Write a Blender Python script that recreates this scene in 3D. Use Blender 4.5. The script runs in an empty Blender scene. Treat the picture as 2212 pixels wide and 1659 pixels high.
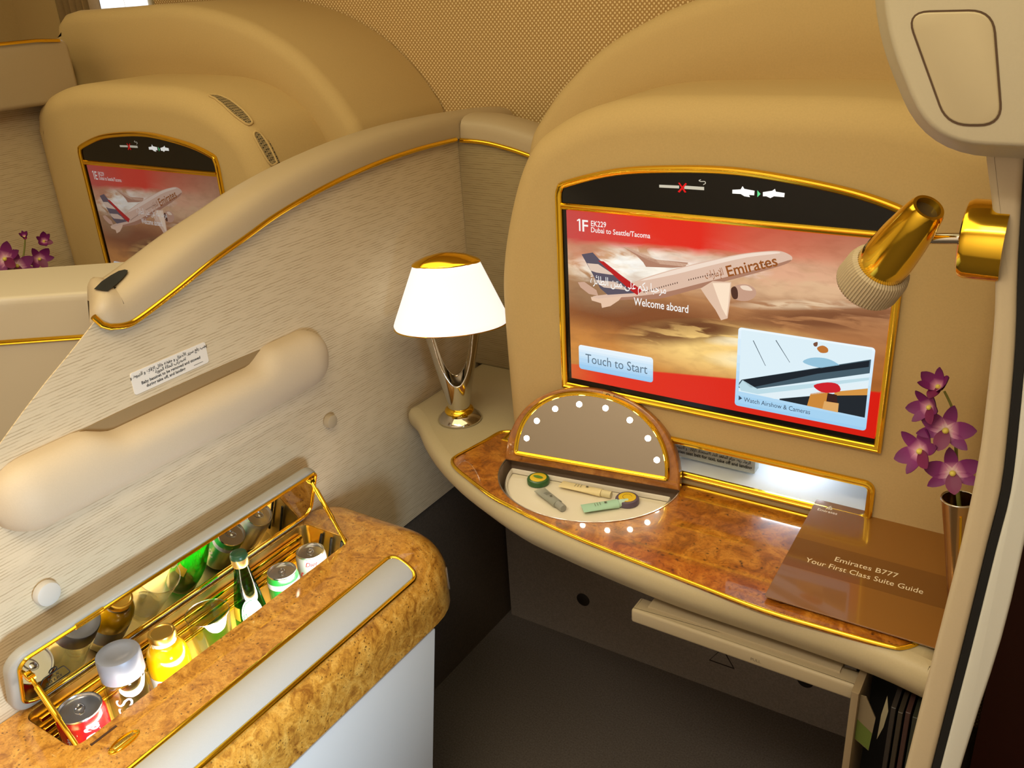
import bpy, bmesh, math, random, unicodedata
from mathutils import Vector, Matrix
random.seed(7)
sc = bpy.context.scene
COL = sc.collection
PI = math.pi
V3 = Vector
X, Y, Z = V3((1, 0, 0)), V3((0, 1, 0)), V3((0, 0, 1))

# ------------------------------------------------------------------ camera, view, world, lights
sc.view_settings.view_transform = 'Standard'
sc.view_settings.look = 'None'
sc.view_settings.gamma = 1.0
sc.view_settings.exposure = 0.0
sc.view_settings.use_curve_mapping = False
cd = bpy.data.cameras.new('camera')
cam = bpy.data.objects.new('camera', cd)
COL.objects.link(cam)
cd.sensor_width = 36.0
cd.lens = 31.772
cd.clip_start = 0.02
cam.matrix_world = Matrix(((0.841382, -0.180126, 0.509540, 0.0), (0.537488, 0.377314, -0.754149, 0.0), (-0.056415, 0.908399, 0.414281, 1.6), (0, 0, 0, 1)))
sc.camera = cam
sc.cycles.max_bounces = 10
sc.cycles.transmission_bounces = 10
sc.cycles.sample_clamp_indirect = 6.0
sc.cycles.caustics_refractive = False
sc.cycles.caustics_reflective = False
w = bpy.data.worlds.new('world')
sc.world = w
w.use_nodes = True
w.node_tree.nodes['Background'].inputs[0].default_value = (1.0, 0.8, 0.55, 1)
w.node_tree.nodes['Background'].inputs[1].default_value = 0.05


def area(name, loc, target, sx, sy, power, col):
    l = bpy.data.lights.new(name, 'AREA')
    l.shape = 'RECTANGLE'
    l.size, l.size_y, l.energy, l.color = sx, sy, power, col
    o = bpy.data.objects.new(name, l)
    COL.objects.link(o)
    o.location = loc
    o.rotation_euler = (V3(target) - V3(loc)).to_track_quat('-Z', 'Y').to_euler()
    return o


area('ceiling_wash_light', (-0.95, 0.45, 2.27), (-0.95, 0.55, 0), 3.0, 1.5, 25.0, (1.0, 0.875, 0.475))
area('rear_wall_fill', (-0.4, -0.1, 2.2), (-0.4, -1.0, 0.7), 1.4, 0.5, 30.0, (1.0, 0.9, 0.78))  # fill added out of view to brighten the rear wall in the vanity mirror
area('ceiling_spot_light', (-0.35, 0.1, 2.26), (-0.45, 0.9, 0.8), 0.35, 0.35, 2.5, (1.0, 0.9, 0.68))
ad = area('cool_seat_light', (0.30, 0.20, 0.76), (-1.1, 0.48, 0.70), 0.25, 0.25, 2.9, (0.56, 0.78, 1.0))  # unseen cool lamp at seat height, inferred from the bright lower partition
ad.data.spread = math.radians(66)


# ------------------------------------------------------------------ materials
def lin(c):
    return tuple((x / 255 / 12.92 if x / 255 <= 0.04045 else ((x / 255 + 0.055) / 1.055) ** 2.4) for x in c)


def newmat(name):
    m = bpy.data.materials.new(name)
    m.use_nodes = True
    n = m.node_tree.nodes
    return m, n, m.node_tree.links, n['Principled BSDF']


def plain(name, col, rough=0.5, metal=0.0, coat=0.0, spec=None, noise=0.0, nscale=300.0, bump=0.0, trans=0.0, ior=1.45, sheen=0.0):
    m, n, l, b = newmat(name)
    c = lin(col)
    b.inputs['Base Color'].default_value = (*c, 1)
    b.inputs['Roughness'].default_value = rough
    b.inputs['Metallic'].default_value = metal
    b.inputs['Coat Weight'].default_value = coat
    b.inputs['Coat Roughness'].default_value = 0.06
    b.inputs['Transmission Weight'].default_value = trans
    b.inputs['IOR'].default_value = ior
    b.inputs['Sheen Weight'].default_value = sheen
    if spec is not None:
        b.inputs['Specular IOR Level'].default_value = spec
    if noise or bump:
        tc = n.new('ShaderNodeTexCoord')
        nz = n.new('ShaderNodeTexNoise')
        nz.inputs['Scale'].default_value = nscale
        nz.inputs['Detail'].default_value = 3
        l.new(tc.outputs['Object'], nz.inputs['Vector'])
        if noise:
            mx = n.new('ShaderNodeMix')
            mx.data_type = 'RGBA'
            mx.inputs['A'].default_value = (*[x * (1 - noise) for x in c], 1)
            mx.inputs['B'].default_value = (*[min(1, x * (1 + noise)) for x in c], 1)
            l.new(nz.outputs['Fac'], mx.inputs['Factor'])
            l.new(mx.outputs['Result'], b.inputs['Base Color'])
        if bump:
            bp = n.new('ShaderNodeBump')
            bp.inputs['Strength'].default_value = bump
            bp.inputs['Distance'].default_value = 0.001
            l.new(nz.outputs['Fac'], bp.inputs['Height'])
            l.new(bp.outputs['Normal'], b.inputs['Normal'])
    return m


def glow(name, col, s):
    m, n, l, b = newmat(name)
    b.inputs['Base Color'].default_value = (0, 0, 0, 1)
    b.inputs['Roughness'].default_value = 0.4
    b.inputs['Specular IOR Level'].default_value = 0.1
    b.inputs['Emission Color'].default_value = (*lin(col), 1)
    b.inputs['Emission Strength'].default_value = s
    return m


def mix(n, l, fac, a, b):
    mx = n.new('ShaderNodeMix')
    mx.data_type = 'RGBA'
    for k, v in (('Factor', fac), ('A', a), ('B', b)):
        if hasattr(v, 'links'):
            l.new(v, mx.inputs[k])
        else:
            mx.inputs[k].default_value = v if k == 'Factor' else (*v, 1)
    return mx.outputs['Result']


def ramp(n, l, src, stops):
    r = n.new('ShaderNodeValToRGB')
    e = r.color_ramp.elements
    while len(e) < len(stops):
        e.new(0.5)
    for k, (p, c) in enumerate(stops):
        e[k].position = p
        e[k].color = (*c, 1) if len(c) == 3 else c
    l.new(src, r.inputs['Fac'])
    return r.outputs['Color']


def noise(n, l, vec, scale, detail=4, dist=0.0, rough=0.5):
    z = n.new('ShaderNodeTexNoise')
    z.inputs['Scale'].default_value = scale
    z.inputs['Detail'].default_value = detail
    z.inputs['Distortion'].default_value = dist
    z.inputs['Roughness'].default_value = rough
    l.new(vec, z.inputs['Vector'])
    return z.outputs['Fac']


def mapping(n, l, vec, sc_=(1, 1, 1), rot=(0, 0, 0), loc=(0, 0, 0), typ='POINT'):
    mp = n.new('ShaderNodeMapping')
    mp.vector_type = typ
    mp.inputs['Scale'].default_value = sc_
    mp.inputs['Rotation'].default_value = rot
    mp.inputs['Location'].default_value = loc
    l.new(vec, mp.inputs['Vector'])
    return mp.outputs['Vector']


def burl_mat(name, light, midc, dark, eye, scale=1.0):
    m, n, l, b = newmat(name)
    tc = n.new('ShaderNodeTexCoord').outputs['Object']
    cloud = noise(n, l, tc, 14 * scale, 5, 1.6, 0.6)
    fine = noise(n, l, tc, 55 * scale, 6, 2.2, 0.65)
    col = ramp(n, l, cloud, [(0.30, lin(dark)), (0.48, lin(midc)), (0.68, lin(light))])
    fr = ramp(n, l, fine, [(0.36, (1, 1, 1)), (0.52, (0, 0, 0))])
    col = mix(n, l, fr, col, mix(n, l, 0.55, col, lin(dark)))
    vz = n.new('ShaderNodeTexVoronoi')
    vz.inputs['Scale'].default_value = 62 * scale
    wob = mapping(n, l, tc)
    add = n.new('ShaderNodeVectorMath')
    add.operation = 'MULTIPLY_ADD'
    nn = n.new('ShaderNodeTexNoise')
    nn.inputs['Scale'].default_value = 40 * scale
    l.new(tc, nn.inputs['Vector'])
    l.new(nn.outputs['Color'], add.inputs[0])
    add.inputs[1].default_value = (0.02 / scale,) * 3
    l.new(wob, add.inputs[2])
    l.new(add.outputs[0], vz.inputs['Vector'])
    ey = ramp(n, l, vz.outputs['Distance'], [(0.06, (1, 1, 1)), (0.30, (0, 0, 0))])
    patch = ramp(n, l, noise(n, l, tc, 17 * scale, 2), [(0.42, (0, 0, 0)), (0.56, (1, 1, 1))])
    mm = n.new('ShaderNodeMath')
    mm.operation = 'MULTIPLY'
    l.new(ey, mm.inputs[0])
    l.new(patch, mm.inputs[1])
    col = mix(n, l, mm.outputs[0], col, lin(eye))
    l.new(col, b.inputs['Base Color'])
    b.inputs['Roughness'].default_value = 0.28
    b.inputs['Coat Weight'].default_value = 1.0
    b.inputs['Coat Roughness'].default_value = 0.04
    return m


def fabric_mat(name, base, dark, axis='Y'):
    m, n, l, b = newmat(name)
    tc = n.new('ShaderNodeTexCoord').outputs['Object']
    s = (30, 24, 150) if axis == 'Y' else (24, 30, 150)
    q = noise(n, l, mapping(n, l, tc, s), 1.0, 3, 0.0)
    wv = n.new('ShaderNodeTexWave')
    wv.bands_direction = 'Z'
    wv.inputs['Scale'].default_value = 68
    wv.inputs['Distortion'].default_value = 1.0
    wv.inputs['Detail'].default_value = 2
    wv.inputs['Detail Scale'].default_value = 2.5
    l.new(mapping(n, l, tc, (0.5, 0.5, 1)), wv.inputs['Vector'])
    th = ramp(n, l, wv.outputs['Fac'], [(0.55, (0, 0, 0)), (0.95, (1, 1, 1))])
    mk = ramp(n, l, q, [(0.40, (0.12,) * 3), (0.60, (1, 1, 1))])
    mq = n.new('ShaderNodeMath')
    mq.operation = 'MULTIPLY'
    l.new(th, mq.inputs[0])
    l.new(mk, mq.inputs[1])
    a = mq.outputs[0]
    lines = ramp(n, l, a, [(0.05, (0, 0, 0)), (1.0, (0.65,) * 3)])
    f = noise(n, l, tc, 700, 2)
    col = mix(n, l, lines, lin(base), lin(dark))
    col = mix(n, l, ramp(n, l, f, [(0.3, (0.16,) * 3), (0.7, (0,) * 3)]), col, mix(n, l, 0.5, col, lin(dark)))
    l.new(col, b.inputs['Base Color'])
    b.inputs['Roughness'].default_value = 0.85
    b.inputs['Specular IOR Level'].default_value = 0.2
    bp = n.new('ShaderNodeBump')
    bp.inputs['Strength'].default_value = 0.12
    bp.inputs['Distance'].default_value = 0.001
    l.new(a, bp.inputs['Height'])
    l.new(bp.outputs['Normal'], b.inputs['Normal'])
    return m


def dots_mat(name, base, dot):
    m, n, l, b = newmat(name)
    tc = n.new('ShaderNodeTexCoord').outputs['Object']
    r = mapping(n, l, tc, (138, 0, 138), (0, PI / 4, 0))
    v = n.new('ShaderNodeTexVoronoi')
    v.inputs['Scale'].default_value = 1.0
    v.inputs['Randomness'].default_value = 0.0
    l.new(r, v.inputs['Vector'])
    d = ramp(n, l, v.outputs['Distance'], [(0.24, (1, 1, 1)), (0.36, (0, 0, 0))])
    f = noise(n, l, tc, 260, 2)
    c0 = mix(n, l, f, tuple(x * 0.72 for x in lin(base)), tuple(x * 1.25 for x in lin(base)))
    l.new(mix(n, l, d, c0, lin(dot)), b.inputs['Base Color'])
    b.inputs['Roughness'].default_value = 0.9
    b.inputs['Specular IOR Level'].default_value = 0.1
    return m


GOLD = plain('polished_gold', (255, 208, 62), 0.13, 1.0)
GOLD2 = plain('satin_gold', (240, 198, 96), 0.3, 1.0)
CHROME = plain('chrome', (205, 200, 190), 0.08, 1.0)
SILVER = plain('silver_aluminium', (205, 205, 208), 0.25, 1.0)
MIRROR = plain('mirror_glass', (225, 222, 215), 0.01, 1.0)
BURL = burl_mat('burl_walnut', (202, 134, 46), (166, 96, 22), (106, 54, 10), (64, 30, 8), 1.5)
BURLF = burl_mat('burl_walnut_pale', (232, 176, 82), (208, 146, 54), (146, 88, 26), (78, 40, 12), 2.3)
SUEDE = plain('tan_suede', (196, 168, 120), 0.9, noise=0.07, nscale=350, bump=0.1, spec=0.15)
CAPM = plain('taupe_satin_plastic', (178, 158, 130), 0.42, noise=0.03, nscale=500, bump=0.05)
DESKM = plain('warm_grey_leather', (182, 166, 132), 0.5, noise=0.06, nscale=400, bump=0.12)
CREAM = plain('cream_padded_leather', (196, 176, 148), 0.6, noise=0.04, nscale=400, bump=0.1)
GREYPAD = plain('pale_grey_padding', (176, 174, 172), 0.55, noise=0.03, nscale=600, bump=0.1)
WHITEP = plain('white_panel', (210, 208, 206), 0.4)
TRAYM = plain('tray_taupe_plastic', (166, 150, 122), 0.45, noise=0.03, nscale=500)
PUTTY = plain('putty_plastic', (190, 178, 152), 0.45, noise=0.03, nscale=500)
POSTM = plain('post_putty_plastic', (192, 174, 144), 0.5, noise=0.03, nscale=500)
GREYRIM = plain('grey_rim_plastic', (158, 152, 140), 0.45)
FABRIC = fabric_mat('striped_cream_fabric', (208, 188, 156), (156, 134, 100))
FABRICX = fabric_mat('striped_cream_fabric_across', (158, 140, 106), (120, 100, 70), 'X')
DOTS = dots_mat('dotted_tan_fabric', (182, 146, 96), (238, 214, 170))
BLACK = plain('black_gloss', (10, 9, 9), 0.15)
BLACKM = plain('black_rubber', (14, 12, 11), 0.7)
DARKM = plain('dark_recess', (48, 40, 30), 0.7)
CARPET = plain('dark_brown_carpet', (98, 90, 84), 0.95, noise=0.5, nscale=260, bump=0.5, spec=0.05)
CARPETW = plain('brown_wall_carpet', (132, 122, 114), 0.95, noise=0.3, nscale=260, bump=0.4, spec=0.05)
MAROON = plain('dark_maroon_panel', (60, 26, 18), 0.4)
CEILM = plain('ceiling_cream', (214, 196, 160), 0.8)
def thin_glass(name, col, gloss=0.2):
    m, n, l, b = newmat(name)
    n.remove(b)
    out = n['Material Output']
    tr = n.new('ShaderNodeBsdfTransparent')
    tr.inputs['Color'].default_value = (*lin(col), 1)
    gl = n.new('ShaderNodeBsdfGlossy')
    gl.inputs['Roughness'].default_value = 0.03
    lw = n.new('ShaderNodeLayerWeight')
    lw.inputs['Blend'].default_value = 0.35
    f = ramp(n, l, lw.outputs['Facing'], [(0.0, (gloss * 0.3,) * 3), (0.7, (gloss,) * 3), (1.0, (0.75,) * 3)])
    ms = n.new('ShaderNodeMixShader')
    l.new(f, ms.inputs[0])
    l.new(tr.outputs[0], ms.inputs[1])
    l.new(gl.outputs[0], ms.inputs[2])
    l.new(ms.outputs[0], out.inputs['Surface'])
    return m


GLASS = thin_glass('clear_glass', (244, 246, 242))
GGLASS = thin_glass('green_glass', (64, 168, 78), 0.10)
ORANGE = plain('orange_juice', (255, 186, 6), 0.12, coat=0.8)
WHITEL = plain('white_paper', (236, 232, 222), 0.6)
INK = plain('black_ink', (28, 24, 24), 0.7)
BULB = glow('white_bulb', (255, 246, 230), 34.0)
CLEARP = plain('clear_plastic', (245, 246, 244), 0.06, trans=0.95, ior=1.15)


# ------------------------------------------------------------------ mesh helpers
class MB:
    def __init__(s):
        s.v, s.f, s.mi, s.t, s.uv = [], [], [], [], []

    def add(s, vs, fs, mi=0, t=None, uv=None):
        o = len(s.v)
        s.v += [V3(p) for p in vs]
        s.f += [tuple(i + o for i in f) for f in fs]
        s.mi += [mi] * len(fs)
        s.t += list(t) if t else [0.0] * len(vs)
        s.uv += list(uv) if uv else [(0, 0)] * len(vs)
        return s

    def build(s, name, mats, parent=None, angle=40, base=None):
        if not isinstance(mats, (list, tuple)):
            mats = [mats]
        lo = V3([min(p[i] for p in s.v) for i in range(3)])
        hi = V3([max(p[i] for p in s.v) for i in range(3)])
        c = (lo + hi) / 2
        if parent is None:
            c = V3(base) if base else V3((c.x, c.y, lo.z))
        me = bpy.data.meshes.new(name)
        me.from_pydata([p - c for p in s.v], [], s.f)
        for m in mats:
            me.materials.append(m)
        me.polygons.foreach_set('material_index', s.mi)
        if any(s.t):
            at = me.attributes.new('t', 'FLOAT', 'POINT')
            at.data.foreach_set('value', s.t)
        if any(u != (0, 0) for u in s.uv):
            ul = me.uv_layers.new(name='UVMap')
            for lp in me.loops:
                ul.data[lp.index].uv = s.uv[lp.vertex_index]
        me.validate()
        me.shade_smooth()
        me.set_sharp_from_angle(angle=math.radians(angle))
        o = bpy.data.objects.new(name, me)
        COL.objects.link(o)
        if parent is not None:
            o.parent = parent
            q = parent
            off = V3((0, 0, 0))
            while q is not None:
                off += q.location
                q = q.parent
            o.location = c - off
        else:
            o.location = c
        return o


def grid(mb, P, mi=0, closed_u=False, closed_v=False, flip=False, t=None):
    nu, nv = len(P), len(P[0])
    vs = [p for r in P for p in r]
    fs = []
    for i in range(nu if closed_u else nu - 1):
        for j in range(nv if closed_v else nv - 1):
            a, b = i * nv + j, i * nv + (j + 1) % nv
            c, d = ((i + 1) % nu) * nv + (j + 1) % nv, ((i + 1) % nu) * nv + j
            fs.append((a, d, c, b) if flip else (a, b, c, d))
    mb.add(vs, fs, mi, t)


def poly_area(o):
    return sum(o[i][0] * o[(i + 1) % len(o)][1] - o[(i + 1) % len(o)][0] * o[i][1] for i in range(len(o))) / 2


def inset(o, d):
    n = len(o)
    r = []
    for i in range(n):
        p, a, q = (V3((*o[i - 1], 0)), V3((*o[i], 0)), V3((*o[(i + 1) % n], 0)))
        e1, e2 = (a - p), (q - a)
        if e1.length < 1e-9 or e2.length < 1e-9:
            r.append((a.x, a.y))
            continue
        e1.normalize()
        e2.normalize()
        n1, n2 = V3((-e1.y, e1.x, 0)), V3((-e2.y, e2.x, 0))
        m = n1 + n2
        k = m.length_squared
        m = m * (2 / k) if k > 0.3 else n1
        a = a + m * d
        r.append((a.x, a.y))
    return r


def slab(mb, O, U, V, N, o, thick, r=0.0, seg=4, mi=0, back=True, rb=0.0, dish=(), fix=None, prof=None):
    """A plate whose front outline lies in the plane O, U, V and which reaches THICK back along -N, with rounded edges."""
    O, U, V, N = V3(O), V3(U), V3(V), V3(N)
    o = list(o)
    if poly_area(o) < 0:
        o.reverse()
    loops = [([fix(a, b) for a, b in zip(o, inset(o, d))] if fix else inset(o, d), dep) for d, dep in dish]
    for k in range(seg + 1 if r > 0 else 1):
        a = PI / 2 * k / seg if r > 0 else 0
        d = r * (1 - math.sin(a))
        loops.append((inset(o, d) if d > 1e-9 else o, r * (1 - math.cos(a))))
    if prof:
        loops = [(inset(o, d) if d > 1e-9 else o, dep) for d, dep in prof]
    elif rb > 0:
        for k in range(seg + 1):
            a = PI / 2 * k / seg
            d = rb * (1 - math.cos(a))
            loops.append((inset(o, d) if d > 1e-9 else o, thick - rb + rb * math.sin(a)))
    else:
        loops.append((o, thick))
    n = len(o)
    flip = U.cross(V).dot(N) < 0
    vs, fs = [], []
    for lp, dep in loops:
        vs += [O + U * p[0] + V * p[1] - N * dep for p in lp]
    for k in range(len(loops) - 1):
        for i in range(n):
            j = (i + 1) % n
            q = (k * n + i, (k + 1) * n + i, (k + 1) * n + j, k * n + j)
            fs.append(q)
    fs.append(tuple(range(n)))
    if back:
        e = (len(loops) - 1) * n
        fs.append(tuple(range(e + n - 1, e - 1, -1)))
    if flip:
        fs = [tuple(reversed(f)) for f in fs]
    mb.add(vs, fs, mi)
    return mb


def box(mb, x0, x1, y0, y1, z0, z1, r=0.0, mi=0):
    if r:
        return slab(mb, (0, 0, z1), X, Y, Z, [(x0, y0), (x1, y0), (x1, y1), (x0, y1)], z1 - z0, r, 3, mi, True, r)
    return slab(mb, (0, 0, z1), X, Y, Z, [(x0, y0), (x1, y0), (x1, y1), (x0, y1)], z1 - z0, 0, 1, mi)


def rrect(x0, x1, y0, y1, r, n=5):
    o = []
    for cx, cy, a0 in ((x1 - r, y0 + r, -90), (x1 - r, y1 - r, 0), (x0 + r, y1 - r, 90), (x0 + r, y0 + r, 180)):
        for k in range(n + 1):
            a = math.radians(a0 + 90 * k / n)
            o.append((cx + r * math.cos(a), cy + r * math.sin(a)))
    return o


def rounded(o, r, n=5):
    out = []
    m = len(o)
    for i in range(m):
        p, a, q = V3((*o[i - 1], 0)), V3((*o[i], 0)), V3((*o[(i + 1) % m], 0))
        e1, e2 = (p - a), (q - a)
        d = min(r, e1.length * 0.45, e2.length * 0.45)
        s, e = a + e1.normalized() * d, a + e2.normalized() * d
        for k in range(n + 1):
            t = k / n
            b = s * (1 - t) ** 2 + a * 2 * t * (1 - t) + e * t * t
            out.append((b.x, b.y))
    return out


def smooth(pts, n=5, closed=False):
    P = [V3(p) if len(p) == 3 else V3((*p, 0)) for p in pts]
    two = len(pts[0]) == 2
    m = len(P)
    out = []
    for i in range(m if closed else m - 1):
        p0 = P[i - 1] if closed or i > 0 else P[0]
        p1, p2 = P[i], P[(i + 1) % m]
        p3 = P[(i + 2) % m] if closed or i + 2 < m else P[-1]
        for k in range(n):
            t = k / n
            q = 0.5 * ((2 * p1) + (p2 - p0) * t + (2 * p0 - 5 * p1 + 4 * p2 - p3) * t * t + (3 * p1 - p0 - 3 * p2 + p3) * t ** 3)
            out.append((q.x, q.y) if two else q)
    if not closed:
        out.append((P[-1].x, P[-1].y) if two else P[-1])
    return out


def sweep(mb, path, prof, up, closed=False, mi=0, cap=True):
    """Profile (a, b) carried along PATH: a to the side (tangent x up), b along UP."""
    P = [V3(p) for p in path]
    up = V3(up)
    n = len(P)
    R = []
    for i in range(n):
        a = P[i - 1] if closed or i else None
        b = P[(i + 1) % n] if closed or i < n - 1 else None
        t1 = (P[i] - a).normalized() if a is not None else None
        t2 = (b - P[i]).normalized() if b is not None else None
        t1 = t1 if t1 is not None else t2
        t2 = t2 if t2 is not None else t1
        t = (t1 + t2).normalized()
        c = max(0.45, t.dot(t1))
        s = t.cross(up).normalized()
        u = s.cross(t).normalized()
        R.append([P[i] + s * (q[0] / c) + u * q[1] for q in prof])
    grid(mb, R, mi, closed, True)
    if not closed and cap:
        m = len(prof)
        mb.add(R[0], [tuple(range(m))], mi)
        mb.add(R[-1], [tuple(reversed(range(m)))], mi)
    return mb


def circ(r, n=10, sx=1.0, sy=1.0):
    return [(r * sx * math.cos(2 * PI * k / n), r * sy * math.sin(2 * PI * k / n)) for k in range(n)]


def tube(mb, path, r, n=10, closed=False, mi=0):
    P = [V3(p) for p in path]
    rr = r if isinstance(r, (list, tuple)) else [r] * len(P)
    R = []
    m = len(P)
    t0 = None
    for i in range(m):
        a = P[i - 1] if closed or i else P[i]
        b = P[(i + 1) % m] if closed or i < m - 1 else P[i]
        t = (b - a).normalized()
        if t0 is None:
            u = t.orthogonal().normalized()
        else:
            u = (u - t * u.dot(t)).normalized()
        t0 = t
        s = t.cross(u)
        R.append([P[i] + (u * math.cos(2 * PI * k / n) + s * math.sin(2 * PI * k / n)) * rr[i] for k in range(n)])
    grid(mb, R, mi, closed, True)
    if not closed:
        mb.add(R[0], [tuple(reversed(range(n)))], mi)
        mb.add(R[-1], [tuple(range(n))], mi)
    return mb


def lathe(mb, O, A, prof, n=32, mi=0, capb=True, capt=True):
    O, A = V3(O), V3(A).normalized()
    u = A.orthogonal().normalized() if abs(A.z) < 0.99 else X
    s = A.cross(u)
    R = [[O + A * h + (u * math.cos(2 * PI * k / n) + s * math.sin(2 * PI * k / n)) * max(r, 1e-5) for k in range(n)] for r, h in prof]
    grid(mb, R, mi, False, True, flip=False)
    if capb and prof[0][0] > 1e-4:
        mb.add(R[0], [tuple(reversed(range(n)))], mi)
    if capt and prof[-1][0] > 1e-4:
        mb.add(R[-1], [tuple(range(n))], mi)
    return mb


def ball(mb, c, r, n=16, mi=0, sq=1.0, A=Z):
    return lathe(mb, c, A, [(r * math.cos(a), r * sq * math.sin(a)) for a in [PI * (k / 10 - 0.5) for k in range(11)]], n, mi, False, False)


def text(mb, s, size, O, U, V, align='c', shear=0.0, mi=0, fn=None, lift=0.0, wide=1.0, bold=0.0, fit=None):
    c = bpy.data.curves.new('tmp', 'FONT')
    c.body = s
    c.size = 1.0
    c.resolution_u = 3
    c.offset = bold
    c.shear = shear
    o = bpy.data.objects.new('tmp', c)
    COL.objects.link(o)
    bpy.context.view_layer.update()
    me = bpy.data.meshes.new_from_object(o.evaluated_get(bpy.context.evaluated_depsgraph_get()))
    P = [(v.co.x, v.co.y) for v in me.vertices]
    F = [tuple(p.vertices) for p in me.polygons]
    bpy.data.objects.remove(o)
    bpy.data.curves.remove(c)
    bpy.data.meshes.remove(me)
    if not P:
        return
    x0, x1 = min(p[0] for p in P), max(p[0] for p in P)
    if fit:
        wide = fit / ((x1 - x0) * size)
    dx = {'c': -(x0 + x1) / 2, 'l': -x0, 'r': -x1}[align]
    Q = [((p[0] + dx) * size * wide, p[1] * size) for p in P]
    if fn:
        mb.add([fn(x, y) for x, y in Q], F, mi)
    else:
        O, U, V = V3(O), V3(U), V3(V)
        mb.add([O + U * x + V * y for x, y in Q], F, mi)


AR = {}
for cp in range(0xFE70, 0xFEFD):
    d = unicodedata.decomposition(chr(cp)).split()
    if len(d) >= 2 and d[0][0] == '<':
        AR.setdefault(''.join(chr(int(h, 16)) for h in d[1:]), {})[d[0][1:-1]] = chr(cp)


def arabic(s):
    """Join the letters of an Arabic line and put them in drawing order."""
    u = []
    i = 0
    while i < len(s):
        if s[i:i + 2] in AR and s[i] == '\u0644':
            u.append(s[i:i + 2])
            i += 2
        else:
            u.append(s[i])
            i += 1
    out = []
    for k, c in enumerate(u):
        f = AR.get(c)
        if not f:
            out.append(c)
            continue
        prev = k > 0 and 'initial' in AR.get(u[k - 1], {})
        nxt = k + 1 < len(u) and 'initial' in f and 'final' in AR.get(u[k + 1], {})
        form = 'medial' if prev and nxt else 'final' if prev else 'initial' if nxt else 'isolated'
        out.append(f.get(form) or f.get('isolated') or c)
    return ''.join(reversed(out))


def empty(name, loc):
    o = bpy.data.objects.new(name, None)
    COL.objects.link(o)
    o.location = loc
    o.empty_display_size = 0.05
    return o


def tag(o, label, cat, group=None, kind=None):
    o['label'] = label
    o['category'] = cat
    if group:
        o['group'] = group
    if kind:
        o['kind'] = kind
    return o


def struct(o):
    o['kind'] = 'structure'
    return o


def cut(o, mb):
    c = mb.build('cutter', BLACK)
    for me in (o.data, c.data):
        bm = bmesh.new()
        bm.from_mesh(me)
        bmesh.ops.recalc_face_normals(bm, faces=bm.faces)
        bm.to_mesh(me)
        bm.free()
    bpy.context.view_layer.update()
    md = o.modifiers.new('b', 'BOOLEAN')
    md.operation = 'DIFFERENCE'
    md.solver = 'EXACT'
    md.object = c
    bpy.context.view_layer.update()
    me = bpy.data.meshes.new_from_object(o.evaluated_get(bpy.context.evaluated_depsgraph_get()))
    o.modifiers.clear()
    o.data = me
    me.shade_smooth()
    me.set_sharp_from_angle(angle=math.radians(35))
    bpy.data.objects.remove(c)


FRAME = [(0.0055 * math.cos(a) * 1.0, 0.006 * max(0, math.sin(a)) ** 0.7) for a in [PI * k / 8 for k in range(9)]]
STEP = [(-0.0055, 0), (-0.0055, 0.005), (-0.004, 0.0075), (-0.0015, 0.008), (0.0, 0.0065), (0.0015, 0.006), (0.004, 0.0055), (0.0055, 0.004), (0.0055, 0)]
BAND = [(-0.0045, 0), (-0.0045, 0.003), (-0.002, 0.0055), (0.0015, 0.005), (0.0045, 0.002), (0.0045, 0)]

# ------------------------------------------------------------------ the room
m = MB()
box(m, -3.0, 2.0, -1.5, 1.86, -0.05, 0)
struct(m.build('floor', CARPET))
m = MB()
box(m, -3.0, 2.0, -1.5, 1.86, 2.3, 2.35)
struct(m.build('ceiling', CEILM))
m = MB()
box(m, -3.0, 2.0, 1.80, 1.86, 0, 2.3)
struct(m.build('wall_front', DOTS))
m = MB()
box(m, -3.0, 2.0, -1.06, -1.0, 0, 2.3)
struct(m.build('wall_rear', plain('pale_rear_wall', (226, 216, 206), 0.7)))
m = MB()
box(m, -3.06, -3.0, -1.5, 1.86, 0, 2.3)
struct(m.build('wall_left', SUEDE))
m = MB()
box(m, 2.0, 2.06, -1.5, 1.86, 0, 2.3)
struct(m.build('wall_right', SUEDE))
m = MB()
box(m, -1.15, -0.03, 1.63, 1.65, 0, 0.72)
struct(m.build('trim_1', CARPETW))
m = MB()
box(m, -0.012, 1.0, 1.5, 1.55, 0, 1.15)
struct(m.build('trim_2', MAROON))

m = MB()
box(m, -3.0, -2.772, 1.76, 1.80, 1.30, 2.3)
struct(m.build('trim_3', SUEDE))
# bright cabin window and the curtain beside it, far behind the left seat
m = MB()
box(m, -2.61, -2.36, 1.792, 1.799, 1.5, 1.95)
wn = struct(m.build('window_1', PUTTY))
m = MB()
box(m, -2.590, -2.485, 1.786, 1.793, 1.51, 1.94)
m.build('pane', glow('window_daylight', (250, 252, 255), 1.4), wn)
m = MB()
box(m, -2.475, -2.378, 1.786, 1.793, 1.51, 1.94)
m.build('pane', bpy.data.materials['window_daylight'], wn)
m = MB()
R = []
for k in range(41):
    x = -2.77 + 0.19 * k / 40
    yy = 1.765 + 0.018 * math.sin(k * 0.95)
    R.append([V3((x, yy, 1.35)), V3((x, yy, 2.2))])
grid(m, R)
R2 = [[p + V3((0, 0.006, 0)) for p in r] for r in R]
grid(m, R2, flip=True)
tag(m.build('curtain', plain('brown_curtain', (150, 122, 84), 0.9, noise=0.1, nscale=200)), 'brown pleated curtain hanging beside the bright window at top left', 'curtain')

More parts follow.
